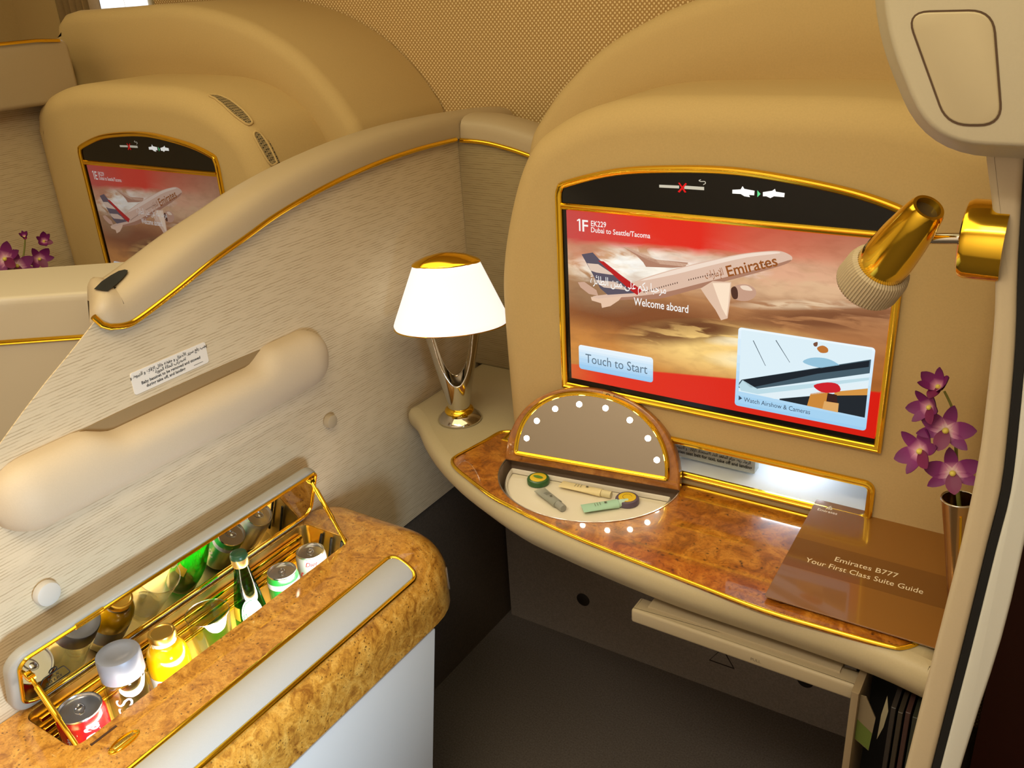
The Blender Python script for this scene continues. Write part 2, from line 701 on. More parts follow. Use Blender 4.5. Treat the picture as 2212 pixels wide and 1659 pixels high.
# ------------------------------------------------------------------ pods (rounded screen walls) and their screens
DOME = [(-0.475, 0.70), (-0.475, 1.0), (-0.472, 1.2), (-0.455, 1.30), (-0.43, 1.345), (-0.38, 1.403), (-0.30, 1.468), (-0.21, 1.514), (-0.136, 1.540), (-0.03, 1.564), (0.10, 1.577), (0.30, 1.574)]
INNER = [(-0.402, 0.715), (-0.41, 1.0), (-0.405, 1.123), (-0.375, 1.244), (-0.337, 1.326), (-0.29, 1.366), (-0.22, 1.398), (-0.13, 1.416), (0.0, 1.42), (0.2, 1.42), (0.31, 1.405), (0.385, 1.377), (0.415, 1.335), (0.425, 1.25), (0.425, 0.715)]


def pod(cx, s, dome_end, name_label, inner_label, zb):
    o = smooth([(a, z if z > 0.71 else zb) for a, z in DOME], 6) + [(dome_end - 0.10, 1.573), (dome_end - 0.05, 1.566), (dome_end - 0.015, 1.545), (dome_end, 1.51), (dome_end, 1.30), (dome_end, zb)]
    o = [(cx + s * a, z) for a, z in o]
    m = MB()
    slab(m, (0, 1.480, 0), X, Z, -Y, o, 0.315, 0.030, 6, dish=[(0.200, 0.022), (0.175, 0.021), (0.150, 0.0175), (0.125, 0.011), (0.100, 0.0045), (0.075, 0.001), (0.050, 0.0)], fix=lambda p, q: (p[0] if s * (p[0] - cx) > dome_end - 0.13 else q[0], q[1]))
    d = m.build('screen_shell', SUEDE, angle=60)
    tag(d, name_label, 'shell')
    o = smooth(INNER, 5)
    o = [(cx + s * a, z) for a, z in o]
    o = [(a, zb if z < 0.7151 else z) for a, z in o]
    m = MB()
    slab(m, (0, 1.275, 0), X, Z, -Y, o, 0.226, 0.05, 8)
    p = m.build('screen_surround', SUEDE, angle=60, base=(cx, 1.3, zb))
    tag(p, inner_label, 'surround')
    return d, p


pod(-0.48, 1, 0.43, 'tan suede arched shell rising behind the large screen in front of the desk', 'x', 0.715)
SUR_F = bpy.data.objects['screen_surround']
tag(SUR_F, 'tan suede rounded wall panel that carries the large screen above the desk', 'surround')
pod(-1.815, -1, 0.56, 'tan suede arched shell behind the smaller far screen, beyond the partition', 'x', 0.30)
SUR_E = bpy.data.objects['screen_surround.001']
tag(SUR_E, 'tan suede rounded panel with two grilles, carrying the far screen beyond the partition', 'surround')

# two small loudspeaker grilles on the far panel
GRILLE = plain('grille_mesh', (70, 62, 48), 0.6)
_n, _l = GRILLE.node_tree.nodes, GRILLE.node_tree.links
_tc = _n.new('ShaderNodeTexCoord').outputs['Object']
_v = _n.new('ShaderNodeTexVoronoi')
_v.inputs['Scale'].default_value = 240
_v.inputs['Randomness'].default_value = 0
_l.new(_tc, _v.inputs['Vector'])
_l.new(ramp(_n, _l, _v.outputs['Distance'], [(0.3, lin((30, 26, 20))), (0.5, lin((150, 130, 96)))]), _n['Principled BSDF'].inputs['Base Color'])
for G in ([[(-1.6071,1.3151,1.4021),(-1.6039,1.3129,1.4005),(-1.5991,1.3121,1.3988)],[(-1.598,1.3293,1.4004),(-1.5925,1.319,1.3981),(-1.5876,1.3126,1.3952)],[(-1.5858,1.3328,1.3964),(-1.5781,1.3177,1.3929),(-1.576,1.31,1.3902)],[(-1.5686,1.3349,1.3899),(-1.5599,1.3161,1.3851),(-1.5613,1.308,1.3834)],[(-1.5476,1.333,1.3803),(-1.541,1.3143,1.3755),(-1.5426,1.3049,1.373)],[(-1.53,1.3313,1.3706),(-1.5238,1.3127,1.365),(-1.5284,1.3038,1.3642)],[(-1.5118,1.3274,1.3595),(-1.5095,1.3113,1.3554),(-1.5146,1.3045,1.3562)],[(-1.5,1.3235,1.3511),(-1.4994,1.3133,1.3489),(-1.5017,1.3064,1.348)],[(-1.4957,1.3198,1.3472),(-1.4948,1.3133,1.3452),(-1.4963,1.3095,1.345)]],
          [[(-1.4826,1.3129,1.3316),(-1.483,1.3092,1.3304),(-1.4817,1.3061,1.3272)],[(-1.4801,1.3182,1.33),(-1.48,1.3109,1.3274),(-1.4796,1.3041,1.3228)],[(-1.476,1.321,1.3249),(-1.475,1.3123,1.3207),(-1.4756,1.304,1.3164)],[(-1.4704,1.3227,1.3165),(-1.4695,1.313,1.3124),(-1.4696,1.3035,1.3055)],[(-1.4639,1.3243,1.3051),(-1.4631,1.3132,1.3005),(-1.4634,1.3041,1.2944)],[(-1.4574,1.3244,1.2921),(-1.4569,1.3134,1.2875),(-1.4575,1.3048,1.2824)],[(-1.4523,1.3248,1.2809),(-1.4513,1.3144,1.2753),(-1.4524,1.3069,1.2719)],[(-1.4471,1.3247,1.2679),(-1.4471,1.3163,1.2657),(-1.4487,1.3096,1.265)]]):
    m = MB()
    grid(m, [[V3(p) for p in r] for r in G])
    grid(m, [[V3(p) + V3((0.001, 0.008, -0.004)) for p in r] for r in G], flip=True)
    g = m.build('grille', GRILLE, SUR_E, 80)
    m = MB()
    loop = [r[0] for r in G] + [G[-1][1]] + [r[-1] for r in G[::-1]] + [G[0][1]]
    tube(m, [V3(p) for p in loop], 0.0024, 8, True)
    m.build('rim', SUEDE, g, 80)

XL, XR, ZB, ZT = -0.7310, -0.2135, 0.939, 1.242


def screen_mat(name, strength, wash):
    m, n, l, b = newmat(name)
    uv = n.new('ShaderNodeUVMap')
    uv.uv_map = 'UVMap'
    uv = uv.outputs['UV']
    sp = n.new('ShaderNodeSeparateXYZ')
    l.new(uv, sp.inputs[0])
    col = ramp(n, l, sp.outputs['Y'], [(0.0, lin((196, 130, 60))), (0.22, lin((206, 138, 66))), (0.42, lin((172, 108, 58))), (0.60, lin((186, 132, 86))), (0.75, lin((214, 168, 128))), (1.0, lin((176, 112, 84)))])
    st = noise(n, l, mapping(n, l, uv, (2.2, 11, 1), (0, 0, 0.25)), 1.0, 5, 0.4)
    stripes = ramp(n, l, st, [(0.46, (0, 0, 0)), (0.62, (1, 1, 1))])
    puff = noise(n, l, mapping(n, l, uv, (9, 16, 1)), 1.0, 6, 0.8)
    puffs = ramp(n, l, puff, [(0.40, (0, 0, 0)), (0.58, (1, 1, 1))])

    def blob(c, r, rot, colr, k, mask=None):
        nonlocal col
        v = mapping(n, l, uv, (r[0], r[1], 1), (0, 0, rot), (c[0], c[1], 0), 'TEXTURE')
        g = n.new('ShaderNodeTexGradient')
        g.gradient_type = 'SPHERICAL'
        l.new(v, g.inputs['Vector'])
        f = ramp(n, l, g.outputs['Fac'], [(0, (0, 0, 0)), (0.65, (k, k, k))])
        if mask is not None:
            mm = n.new('ShaderNodeMath')
            mm.operation = 'MULTIPLY'
            l.new(f, mm.inputs[0])
            l.new(mask, mm.inputs[1])
            f = mm.outputs[0]
        col = mix(n, l, f, col, lin(colr))

    blob((0.80, 0.62), (0.5, 0.18), 0.20, (150, 92, 56), 0.8, stripes)
    blob((0.78, 0.72), (0.45, 0.10), 0.18, (226, 186, 146), 0.7)
    blob((0.25, 0.45), (0.45, 0.13), 0.12, (120, 66, 36), 0.85)
    blob((0.10, 0.55), (0.2, 0.14), 0, (150, 116, 84), 0.8)
    blob((0.42, 0.40), (0.34, 0.10), 0.35, (112, 62, 34), 0.8, stripes)
    blob((0.55, 0.33), (0.40, 0.18), 0.15, (255, 214, 130), 0.95)
    blob((0.62, 0.30), (0.16, 0.06), 0.2, (255, 238, 190), 0.8)
    blob((0.98, 0.22), (0.30, 0.22), 0, (150, 78, 26), 0.7)
    blob((0.30, 0.76), (0.34, 0.16), 0.22, (255, 246, 226), 1.0, puffs)
    blob((0.34, 0.73), (0.26, 0.10), 0.22, (255, 250, 236), 0.9)
    blob((0.12, 0.70), (0.22, 0.10), 0.2, (250, 226, 190), 0.8, puffs)
    blob((0.60, 0.80), (0.40, 0.12), 0.05, (226, 170, 136), 0.9, puffs)
    blob((0.05, 0.80), (0.10, 0.14), 0.0, (200, 130, 100), 0.8)
    blob((0.20, 0.71), (0.20, 0.11), 0.3, (255, 251, 242), 1.0, puffs)
    blob((0.46, 0.75), (0.22, 0.06), 0.15, (255, 248, 236), 0.9, puffs)
    rag = ramp(n, l, noise(n, l, mapping(n, l, uv, (5, 20, 1), (0, 0, 0.3)), 1.0, 7, 0.6), [(0.42, (0, 0, 0)), (0.50, (1, 1, 1))])
    blob((0.36, 0.385), (0.30, 0.085), 0.33, (112, 66, 36), 0.9, rag)
    blob((0.46, 0.44), (0.14, 0.06), 0.2, (104, 58, 32), 0.9, rag)
    blob((0.83, 0.585), (0.34, 0.075), 0.30, (120, 72, 44), 0.9, rag)
    blob((0.76, 0.640), (0.26, 0.030), 0.27, (238, 208, 170), 0.8, rag)
    blob((0.60, 0.405), (0.14, 0.035), 0.30, (255, 240, 200), 0.9, rag)
    mot = noise(n, l, mapping(n, l, uv, (14, 22, 1)), 1.0, 6, 0.4)
    col = mix(n, l, ramp(n, l, mot, [(0.35, (0.18,) * 3), (0.55, (0,) * 3)]), col, lin((120, 72, 44)))
    # red header that frays into cloud to the right, red footer
    av = n.new('ShaderNodeMath')
    av.operation = 'MULTIPLY_ADD'
    l.new(puff, av.inputs[0])
    av.inputs[1].default_value = 0.05
    l.new(sp.outputs['Y'], av.inputs[2])
    sl = n.new('ShaderNodeMath')
    sl.operation = 'MULTIPLY_ADD'
    l.new(sp.outputs['X'], sl.inputs[0])
    sl.inputs[1].default_value = -0.05
    l.new(av.outputs[0], sl.inputs[2])
    hd = ramp(n, l, sl.outputs[0], [(0.825, (0, 0, 0)), (0.868, (1, 1, 1))])
    hx = ramp(n, l, sp.outputs['X'], [(0.0, (0.92,) * 3), (0.45, (1, 1, 1)), (0.62, (0.5,) * 3), (0.95, (0.0,) * 3)])
    mm = n.new('ShaderNodeMath')
    mm.operation = 'MULTIPLY'
    l.new(hd, mm.inputs[0])
    l.new(hx, mm.inputs[1])
    col = mix(n, l, mm.outputs[0], col, mix(n, l, ramp(n, l, sp.outputs['X'], [(0.0, (1, 1, 1)), (0.3, (0, 0, 0))]), lin((224, 40, 26)), lin((198, 66, 66))))
    fv = n.new('ShaderNodeMath')
    fv.operation = 'MULTIPLY_ADD'
    l.new(sp.outputs['X'], fv.inputs[0])
    fv.inputs[1].default_value = -0.165
    l.new(sp.outputs['Y'], fv.inputs[2])
    ft = ramp(n, l, fv.outputs[0], [(0.085, (1, 1, 1)), (0.093, (0, 0, 0))])
    fx = ramp(n, l, sp.outputs['X'], [(0.0, (0.55,) * 3), (0.12, (1, 1, 1))])
    m2 = n.new('ShaderNodeMath')
    m2.operation = 'MULTIPLY'
    l.new(ft, m2.inputs[0])
    l.new(fx, m2.inputs[1])
    red = mix(n, l, sp.outputs['X'], lin((226, 52, 32)), lin((214, 22, 10)))
    col = mix(n, l, m2.outputs[0], col, red)
    if wash:
        col = mix(n, l, wash, col, lin((128, 92, 78)))
    b.inputs['Base Color'].default_value = (0.004, 0.004, 0.004, 1)
    b.inputs['Roughness'].default_value = 0.25
    b.inputs['Specular IOR Level'].default_value = 0.25
    l.new(col, b.inputs['Emission Color'])
    b.inputs['Emission Strength'].default_value = strength
    return m


def monitor(cx, sxx, seat, strength, wash, label, full):
    """Screen in its gold frame; u and v run over the lit area."""
    Y0 = 1.275
    k = strength

    def fx(x):
        return cx + (x + 0.4775) * sxx

    def S(u, v, lay=0.0):
        return V3((fx(XL + u * (XR - XL)), Y0 - 0.003 - lay * 0.00035, ZB + v * (ZT - ZB)))

    root = empty('monitor', (cx, Y0, ZB - 0.02))
    tag(root, label, 'monitor', 'seat monitors')
    m = MB()
    arch = [(-0.7445, 1.262), (-0.7415, 1.274), (-0.728, 1.2845), (-0.639, 1.308), (-0.537, 1.3185), (-0.449, 1.3205), (-0.363, 1.313), (-0.281, 1.3005), (-0.222, 1.284), (-0.2135, 1.275), (-0.2105, 1.262)]
    arch = smooth(arch, 5)
    path = [(fx(a), Y0, b) for a, b in arch] + [(fx(-0.2105), Y0, 0.9235), (fx(-0.7445), Y0, 0.9235)]
    path.reverse()
    sweep(m, path, [(-a, b * 1.1) for a, b in STEP], -Y, True)
    m.build('frame', GOLD, root, 30)
    m = MB()
    sweep(m, [(fx(-0.7395), Y0, 1.2465), (fx(-0.2155), Y0, 1.2465)], [(a, b) for a, b in STEP], -Y)
    m.build('divider_bar', GOLD, root, 30)
    m = MB()
    o = [(fx(a), b - 0.002) for a, b in arch] + [(fx(-0.2105), 1.247), (fx(-0.7445), 1.247)]
    slab(m, (0, Y0 - 0.0025, 0), X, Z, -Y, o, 0.003, 0, 1)
    vis = m.build('visor', BLACK, root)
    m = MB()
    o = [(fx(-0.742), 0.925), (fx(-0.212), 0.925), (fx(-0.212), 1.247), (fx(-0.742), 1.247)]
    slab(m, (0, Y0 - 0.0018, 0), X, Z, -Y, o, 0.003, 0, 1)
    m.build('bezel', BLACK, root)
    # sign icons on the black visor
    L = Y0 - 0.003
    white, red, green = glow('icon_white_%s' % seat, (235, 225, 200), 0.75 * k), glow('icon_red_%s' % seat, (225, 30, 30), k), glow('icon_green_%s' % seat, (110, 230, 150), k)
    def ic(pts, mb, mi=0, lay=0):
        vs = [(fx(p[0]), L - lay * 0.0003, p[2]) for p in pts]
        fl = tuple(range(len(vs)))
        ar = poly_area([(p[0], p[2]) for p in vs])
        mb.add(vs, [fl if ar > 0 else tuple(reversed(fl))], mi)
    m = MB()
    ic([(-0.5669,1.272,1.2931),(-0.5345,1.272,1.2939),(-0.5344,1.272,1.2897),(-0.5668,1.272,1.2889)], m)
    ic([(-0.5264,1.272,1.2945),(-0.495,1.272,1.2946),(-0.4948,1.272,1.2898),(-0.5263,1.272,1.2896)], m)
    sm = smooth([(-0.4965,1.272,1.2979),(-0.493,1.272,1.3002),(-0.4945,1.272,1.3028),(-0.5003,1.272,1.3024),(-0.5032,1.272,1.3036),(-0.5004,1.272,1.3051)], 3)
    ww = [V3((fx(p[0]), L, p[2])) for p in sm]
    sweep(m, ww, [(-0.0005, 0), (-0.0005, 0.0002), (0.0005, 0.0002), (0.0005, 0)], -Y)
    ic([(-0.5361,1.272,1.298),(-0.5339,1.272,1.2988),(-0.5225,1.272,1.285),(-0.5254,1.272,1.2841)], m, 1, 1)
    ic([(-0.5243,1.272,1.2988),(-0.522,1.272,1.2975),(-0.5336,1.272,1.2835),(-0.5366,1.272,1.2847)], m, 1, 1)
    m.build('no_smoking_icon', [white, red], vis)
    m = MB()
    wh2 = glow('icon_bright_%s' % seat, (255, 252, 244), 1.15 * k)
    ic([(-0.4516,1.272,1.2935),(-0.4392,1.272,1.295),(-0.4367,1.272,1.2999),(-0.4338,1.272,1.2961),(-0.4186,1.272,1.2945),(-0.4189,1.272,1.2878),(-0.4265,1.272,1.2879),(-0.4249,1.272,1.2847),(-0.4332,1.272,1.2854),(-0.4389,1.272,1.2883),(-0.4514,1.272,1.2881)], m)
    ic([(-0.4064,1.272,1.2934),(-0.3931,1.272,1.2963),(-0.3893,1.272,1.2992),(-0.3878,1.272,1.2954),(-0.3751,1.272,1.2943),(-0.3754,1.272,1.2884),(-0.39,1.272,1.2886),(-0.3951,1.272,1.2856),(-0.4013,1.272,1.2878),(-0.406,1.272,1.2874)], m)
    ic([(-0.4146,1.272,1.2955),(-0.4096,1.272,1.2905),(-0.414,1.272,1.2855)], m, 1)
    m.build('seat_belt_icon', [wh2, green], vis)
    # lit picture
    m = MB()
    m.add([S(0, 0), S(1, 0), S(1, 1), S(0, 1)], [(0, 1, 2, 3)], uv=[(0, 0), (1, 0), (1, 1), (0.0, 1)])
    scr = m.build('screen', screen_mat('screen_picture_%s' % seat, k, wash), root)
    tones = {}

    def E(c):
        if c not in tones:
            q = c
            if wash:
                q = tuple(a * (1 - wash * 0.7) + b_ * wash * 0.7 for a, b_ in zip(c, (128, 92, 78)))
            tones[c] = glow('picture_tone_%s_%d_%d_%d' % (seat, *c), q, k)
        return tones[c]

    def flat(name, items):
        mb = MB()
        ms = []
        for lay, c, pts in items:
            mt = E(c)
            if mt not in ms:
                ms.append(mt)
            vs = [S(u, v, lay) for u, v in pts]
            fl = tuple(range(len(vs)))
            if poly_area(pts) < 0:
                fl = tuple(reversed(fl))
            mb.add(vs, [fl], ms.index(mt))
        return mb.build(name, ms, scr)

    ac = [
        (2, (176, 128, 104), [(0.1976,0.8266),(0.2166,0.825),(0.3042,0.7783),(0.4142,0.7822),(0.4042,0.758),(0.3654,0.7452),(0.2765,0.7324),(0.267,0.7559),(0.245,0.7872)]),
        (2, (214, 176, 150), [(0.1976,0.8266),(0.2166,0.825),(0.3103,0.7795),(0.4187,0.7757),(0.3953,0.7587),(0.3227,0.7568),(0.2794,0.7735)]),
        (3, (222, 188, 166), smooth([(0.0935,0.5273),(0.1607,0.5617),(0.242,0.6456),(0.3353,0.7165),(0.4536,0.7923),(0.5656,0.8546),(0.6462,0.886),(0.6884,0.8937),(0.7151,0.8802),(0.7223,0.8632),(0.7115,0.8404),(0.6758,0.81),(0.5963,0.7534),(0.5135,0.6968),(0.4122,0.6269),(0.3212,0.5673),(0.226,0.5396),(0.1271,0.5081),(0.0865,0.5067)], 4, True)),
        (4, (172, 124, 100), smooth([(0.1103,0.5177),(0.226,0.5555),(0.3364,0.6045),(0.4557,0.6818),(0.5685,0.7548),(0.6751,0.8263),(0.7186,0.8579),(0.7115,0.8404),(0.6758,0.81),(0.5963,0.7534),(0.5135,0.6968),(0.4122,0.6269),(0.3212,0.5673),(0.226,0.5396),(0.1271,0.5081)], 3, True)),
        (4, (242, 220, 202), smooth([(0.2579,0.6516),(0.3505,0.7221),(0.468,0.7952),(0.5793,0.8572),(0.6596,0.8861),(0.6861,0.884),(0.5934,0.8457),(0.4828,0.781),(0.3659,0.7077)], 3, True)),
        (4, (92, 84, 96), [(0.0526,0.7589),(0.0931,0.7769),(0.1224,0.7329),(0.1857,0.6517),(0.2485,0.5818),(0.1441,0.5471),(0.1176,0.5786),(0.0916,0.653)]),
        (5, (226, 200, 180), [(0.0722,0.7126),(0.1123,0.7153),(0.1418,0.6897),(0.1711,0.6644),(0.1052,0.6664),(0.0851,0.6729)]),
        (5, (216, 190, 172), [(0.1047,0.6239),(0.171,0.6276),(0.197,0.6122),(0.2164,0.5902),(0.1311,0.587),(0.1145,0.5993)]),
        (6, (186, 36, 36), [(0.1125,0.7362),(0.1323,0.7348),(0.1939,0.6691),(0.266,0.6014),(0.2485,0.5713),(0.2293,0.5879),(0.1776,0.65)]),
        (5, (206, 166, 142), [(0.0364,0.5957),(0.0605,0.6036),(0.1041,0.5649),(0.1105,0.534),(0.0767,0.537),(0.0463,0.5681)]),
        (5, (232, 196, 168), [(0.0833,0.5222),(0.1103,0.5177),(0.1968,0.554),(0.1836,0.5243),(0.1536,0.4848),(0.1233,0.4665),(0.1202,0.4929),(0.0864,0.5012)]),
        (5, (226, 192, 166), [(0.4563,0.6544),(0.4932,0.7023),(0.5501,0.7097),(0.5497,0.6211),(0.544,0.5145),(0.5241,0.4992),(0.5054,0.5503),(0.4809,0.5998)]),
        (6, (252, 226, 198), [(0.4934,0.6925),(0.5475,0.7042),(0.5447,0.595),(0.5409,0.5238),(0.5253,0.5653),(0.5094,0.6266)]),
        (6, (198, 156, 132), smooth([(0.5511,0.6756),(0.5756,0.7031),(0.6034,0.7067),(0.6233,0.687),(0.6245,0.6533),(0.6032,0.6239),(0.5725,0.619),(0.555,0.6371)], 3, True)),
        (7, (84, 52, 40), smooth([(0.5511,0.6756),(0.562,0.6903),(0.571,0.6703),(0.5721,0.6313),(0.561,0.6237),(0.5534,0.6417)], 3, True)),
        (7, (240, 214, 190), smooth([(0.5786,0.6964),(0.6008,0.7013),(0.6153,0.6803),(0.5876,0.6789)], 3, True)),
    ]
    p0, p1 = [(0.2707,0.5895),(0.6592,0.8231)]
    for i in range(54):
        t = i / 53
        if not (0.30 < t < 0.36 or 0.60 < t < 0.93):
            u, v = p0[0] + (p1[0] - p0[0]) * t, p0[1] + (p1[1] - p0[1]) * t + 0.012 * math.sin(PI * t)
            ac.append((7, (90, 62, 50), [(u, v), (u + 0.0028, v + 0.0006), (u + 0.0028, v + 0.0092), (u, v + 0.0086)]))
    flat('aircraft_picture', ac)
    # window row and titles on the fuselage, drawn along it
    m = MB()
    fu, fv = XR - XL, ZT - ZB
    dirw = (S(p1[0], p1[1]) - S(p0[0], p0[1])).normalized()
    nrm = V3((-dirw.z, 0, dirw.x))
    u, v = (0.5409,0.7369)
    text(m, 'Emirates', 0.0240, S(u, v, 7), dirw, nrm, 'l', fit=0.0790 * sxx, bold=0.015)
    u, v = (0.4727,0.7102)
    text(m, arabic('الإمارات'), 0.0165, S(u, v, 7), dirw, nrm, 'l', fit=0.030 * sxx)
    m.build('aircraft_lettering', E((150, 84, 36)), scr)
    m = MB()
    w1 = X * sxx
    u, v = (0.0379,0.8889)
    text(m, seat[1], 0.0277, S(u, v, 6) + w1 * 0.0108, w1, Z, 'l', fit=0.0105 * sxx, bold=0.01)
    q_ = S(u, v, 6)
    one = [(0.0046, 0), (0.0072, 0), (0.0072, 0.0202), (0.0046, 0.0202), (0.0008, 0.0176), (0.0014, 0.0158), (0.0046, 0.0176)]
    m.add([q_ + w1 * a_ + Z * b_ for a_, b_ in one], [tuple(range(7))])
    u, v = (0.0898,0.9228)
    text(m, 'EK229', 0.0128, S(u, v, 6), w1, Z, 'l', fit=0.0272 * sxx, bold=0.008)
    u, v = (0.0894,0.8896)
    text(m, 'Dubai to Seattle/Tacoma', 0.0120, S(u, v, 6), w1, Z, 'l', fit=0.1045 * sxx, bold=0.008)
    m.build('flight_lettering', E((250, 246, 240)), scr)
    m = MB()
    if full:
        u, v = (0.0842,0.6007)
    else:
        u, v = 0.34, 0.655
    text(m, arabic('مرحباً بكم على متن الطائرة'.replace('\u064b', '')), 0.0205, S(u, v, 8), w1, Z, 'l', fit=0.1355 * sxx)
    if full:
        u, v = (0.2373,0.5131)
    else:
        u, v = 0.36, 0.580
    text(m, 'Welcome aboard', 0.0190, S(u, v, 8), w1, Z, 'l', fit=0.0945 * sxx, bold=0.008)
    m.build('welcome_lettering', E((252, 250, 246)), scr)
    # two buttons
    def panel(name, a, b, c0, lay=6):
        mb = MB()
        ms = []
        us, vs_ = b[0] - a[0], b[1] - a[1]
        rx, ry = 0.010, 0.017
        e_ = [ry / vs_ * (1 - math.cos(PI / 2 * i / 5)) for i in range(6)]
        tt = e_ + [e_[-1] + (1 - 2 * e_[-1]) * i / 9 for i in range(1, 9)] + [1 - q for q in reversed(e_)]
        for i in range(len(tt) - 1):
            t0, t1 = tt[i], tt[i + 1]
            def ins(t):
                vv = t * vs_
                e = min(vv, vs_ - vv)
                return 0 if e >= ry else rx * (1 - math.sqrt(max(0, 1 - ((ry - e) / ry) ** 2)))
            t_ = round((t0 + t1) * 4) / 8
            c = tuple(int(c0[0][q] * (1 - t_) + c0[1][q] * t_) for q in range(3))
            if E(c) not in ms:
                ms.append(E(c))
            y0_, y1_ = a[1] + t0 * vs_, a[1] + t1 * vs_
            mb.add([S(a[0] + ins(t0), y0_, lay), S(b[0] - ins(t0), y0_, lay), S(b[0] - ins(t1), y1_, lay), S(a[0] + ins(t1), y1_, lay)], [(0, 1, 2, 3)], ms.index(E(c)))
        return mb.build(name, ms, scr)
    a, b = [(0.0333,0.073),(0.3045,0.2226)]
    panel('start_button', a, b, ((150, 200, 238), (242, 250, 255)))
    m = MB()
    u, v = (0.1719,0.1197)
    text(m, 'Touch to Start', 0.0240, S(u, v, 7), w1, Z, 'c', fit=0.117 * sxx)
    m.build('start_lettering', E((96, 116, 132)), scr)
    a, b = [(0.5791,0.0361),(0.9688,0.4767)]
    b = (b[0], b[1])
    panel('camera_button', a, b, ((158, 206, 240), (236, 248, 255)))
    T = [(0.5884,0.4655),(0.9607,0.4672),(0.9624,0.1087),(0.59,0.1213)]

    def Q(a_, b_):
        top = (T[0][0] + (T[1][0] - T[0][0]) * a_, T[0][1] + (T[1][1] - T[0][1]) * a_)
        bot = (T[3][0] + (T[2][0] - T[3][0]) * a_, T[3][1] + (T[2][1] - T[3][1]) * a_)
        return (bot[0] + (top[0] - bot[0]) * b_, bot[1] + (top[1] - bot[1]) * b_)
    pic = [
        (7, (222, 240, 248), [(0, 0), (1, 0), (1, 1), (0, 1)]),
        (8, (150, 196, 220), smooth([(0.50, 0.66), (0.56, 0.74), (0.66, 0.77), (0.74, 0.74), (0.80, 0.66), (0.70, 0.62), (0.58, 0.62)], 3, True)),
        (8, (190, 116, 52), smooth([(0.60, 0.90), (0.64, 0.95), (0.68, 0.92), (0.68, 0.86), (0.63, 0.84)], 3, True)),
        (8, (120, 80, 60), smooth([(0.57, 0.96), (0.60, 0.99), (0.60, 0.93), (0.58, 0.92)], 3, True)),
        (8, (70, 92, 104), [(0, 0.14), (0.02, 0.20), (1, 0.86), (1, 0.66), (0.06, 0.04), (0.0, 0.06)]),
        (9, (28, 36, 44), [(0.02, 0.20), (0.99, 0.84), (0.99, 0.75), (0.62, 0.52), (0.10, 0.10)]),
        (9, (190, 220, 230), [(0.0, 0.10), (0.03, 0.20), (0.16, 0.10), (1.0, 0.60), (1, 0.56), (0.18, 0.02), (0.02, 0.02)]),
        (9, (34, 40, 46), [(0.34, 0.02), (1, 0.40), (1, 0.0), (0.34, 0.0)]),
        (10, (226, 240, 246), [(0.16, 0.02), (1, 0.54), (1, 0.45), (0.36, 0.04), (0.30, 0)]),
        (10, (204, 136, 58), [(0.56, 0.0), (0.58, 0.20), (0.72, 0.30), (0.72, 0.0)]),
        (10, (214, 150, 70), [(0.76, 0.30), (1, 0.44), (1, 0.34), (0.76, 0.24)]),
        (11, (206, 34, 44), smooth([(0.60, 0.34), (0.70, 0.42), (0.78, 0.42), (0.80, 0.32), (0.70, 0.26), (0.64, 0.27)], 3, True)),
        (11, (60, 34, 30), [(0.70, 0.0), (0.71, 0.26), (0.78, 0.26), (0.80, 0.0)]),
        (12, (222, 168, 100), [(0.68, 0.0), (0.69, 0.13), (0.80, 0.14), (0.80, 0.0)]),
        (11, (96, 110, 120), [(0.10, 0.86), (0.105, 0.87), (0.215, 0.50), (0.21, 0.50)]),
        (11, (96, 110, 120), [(0.28, 0.92), (0.285, 0.93), (0.405, 0.62), (0.40, 0.62)]),
    ]
    flat('camera_view', [(l_, c_, [Q(*p) for p in o_]) for l_, c_, o_ in pic])
    m = MB()
    u, v = (0.6077,0.0682)
    text(m, 'Watch Airshow & Cameras', 0.0108, S(u, v, 7), w1, Z, 'l', fit=0.1040 * sxx)
    u, v = (0.5911,0.0812)
    m.add([S(u, v - 0.012, 7), S(u + 0.011, v + 0.002, 7), S(u, v + 0.016, 7)], [(0, 1, 2)])
    m.build('camera_lettering', E((60, 76, 96)), scr)
    return root


monitor(-0.4775, 1.0, '1F', 1.0, 0.0, 'large gold-framed lit screen above the desk showing an airliner, marked 1F', True)
monitor(-1.811, 0.895, '1E', 0.55, 0.30, 'smaller dim gold-framed screen marked 1E, half hidden beyond the partition', False)

# ------------------------------------------------------------------ lit storage slot under the big screen
m = MB()
slab(m, (0, 1.2, 0), X, Z, -Y, rounded([(-0.70, 0.799), (-0.213, 0.799), (-0.213, 0.859), (-0.70, 0.859)], 0.012), 0.232, 0, 1)
cut(SUR_F, m)
NX0, NX1, NZ0, NZ1 = -0.70, -0.213, 0.799, 0.859
nich = empty('storage_slot', (-0.46, 1.275, 0.79))
tag(nich, 'white lit storage slot with gold rim under the large screen', 'storage slot')
m = MB()
nn = rounded([(NX0, NZ0), (NX1, NZ0), (NX1, NZ1), (NX0, NZ1)], 0.012)
pth = [(a, 1.275, b) for a, b in inset(nn, -0.001)]
sweep(m, pth, [(-a, b) for a, b in STEP], -Y, True)
m.build('rim', GOLD, nich, 30)
WHITEIN = plain('white_liner', (226, 230, 232), 0.5)
m = MB()
e = 0.0008
yb = 1.425
m.add([(NX0, 1.276, NZ0 + e), (NX1, 1.276, NZ0 + e), (NX1, yb, NZ0 + e), (NX0, yb, NZ0 + e)], [(0, 1, 2, 3)])
m.add([(NX0, 1.276, NZ1 - e), (NX1, 1.276, NZ1 - e), (NX1, yb, NZ1 - e), (NX0, yb, NZ1 - e)], [(3, 2, 1, 0)])
m.add([(NX0, yb, NZ0), (NX1, yb, NZ0), (NX1, yb, NZ1), (NX0, yb, NZ1)], [(3, 2, 1, 0)])
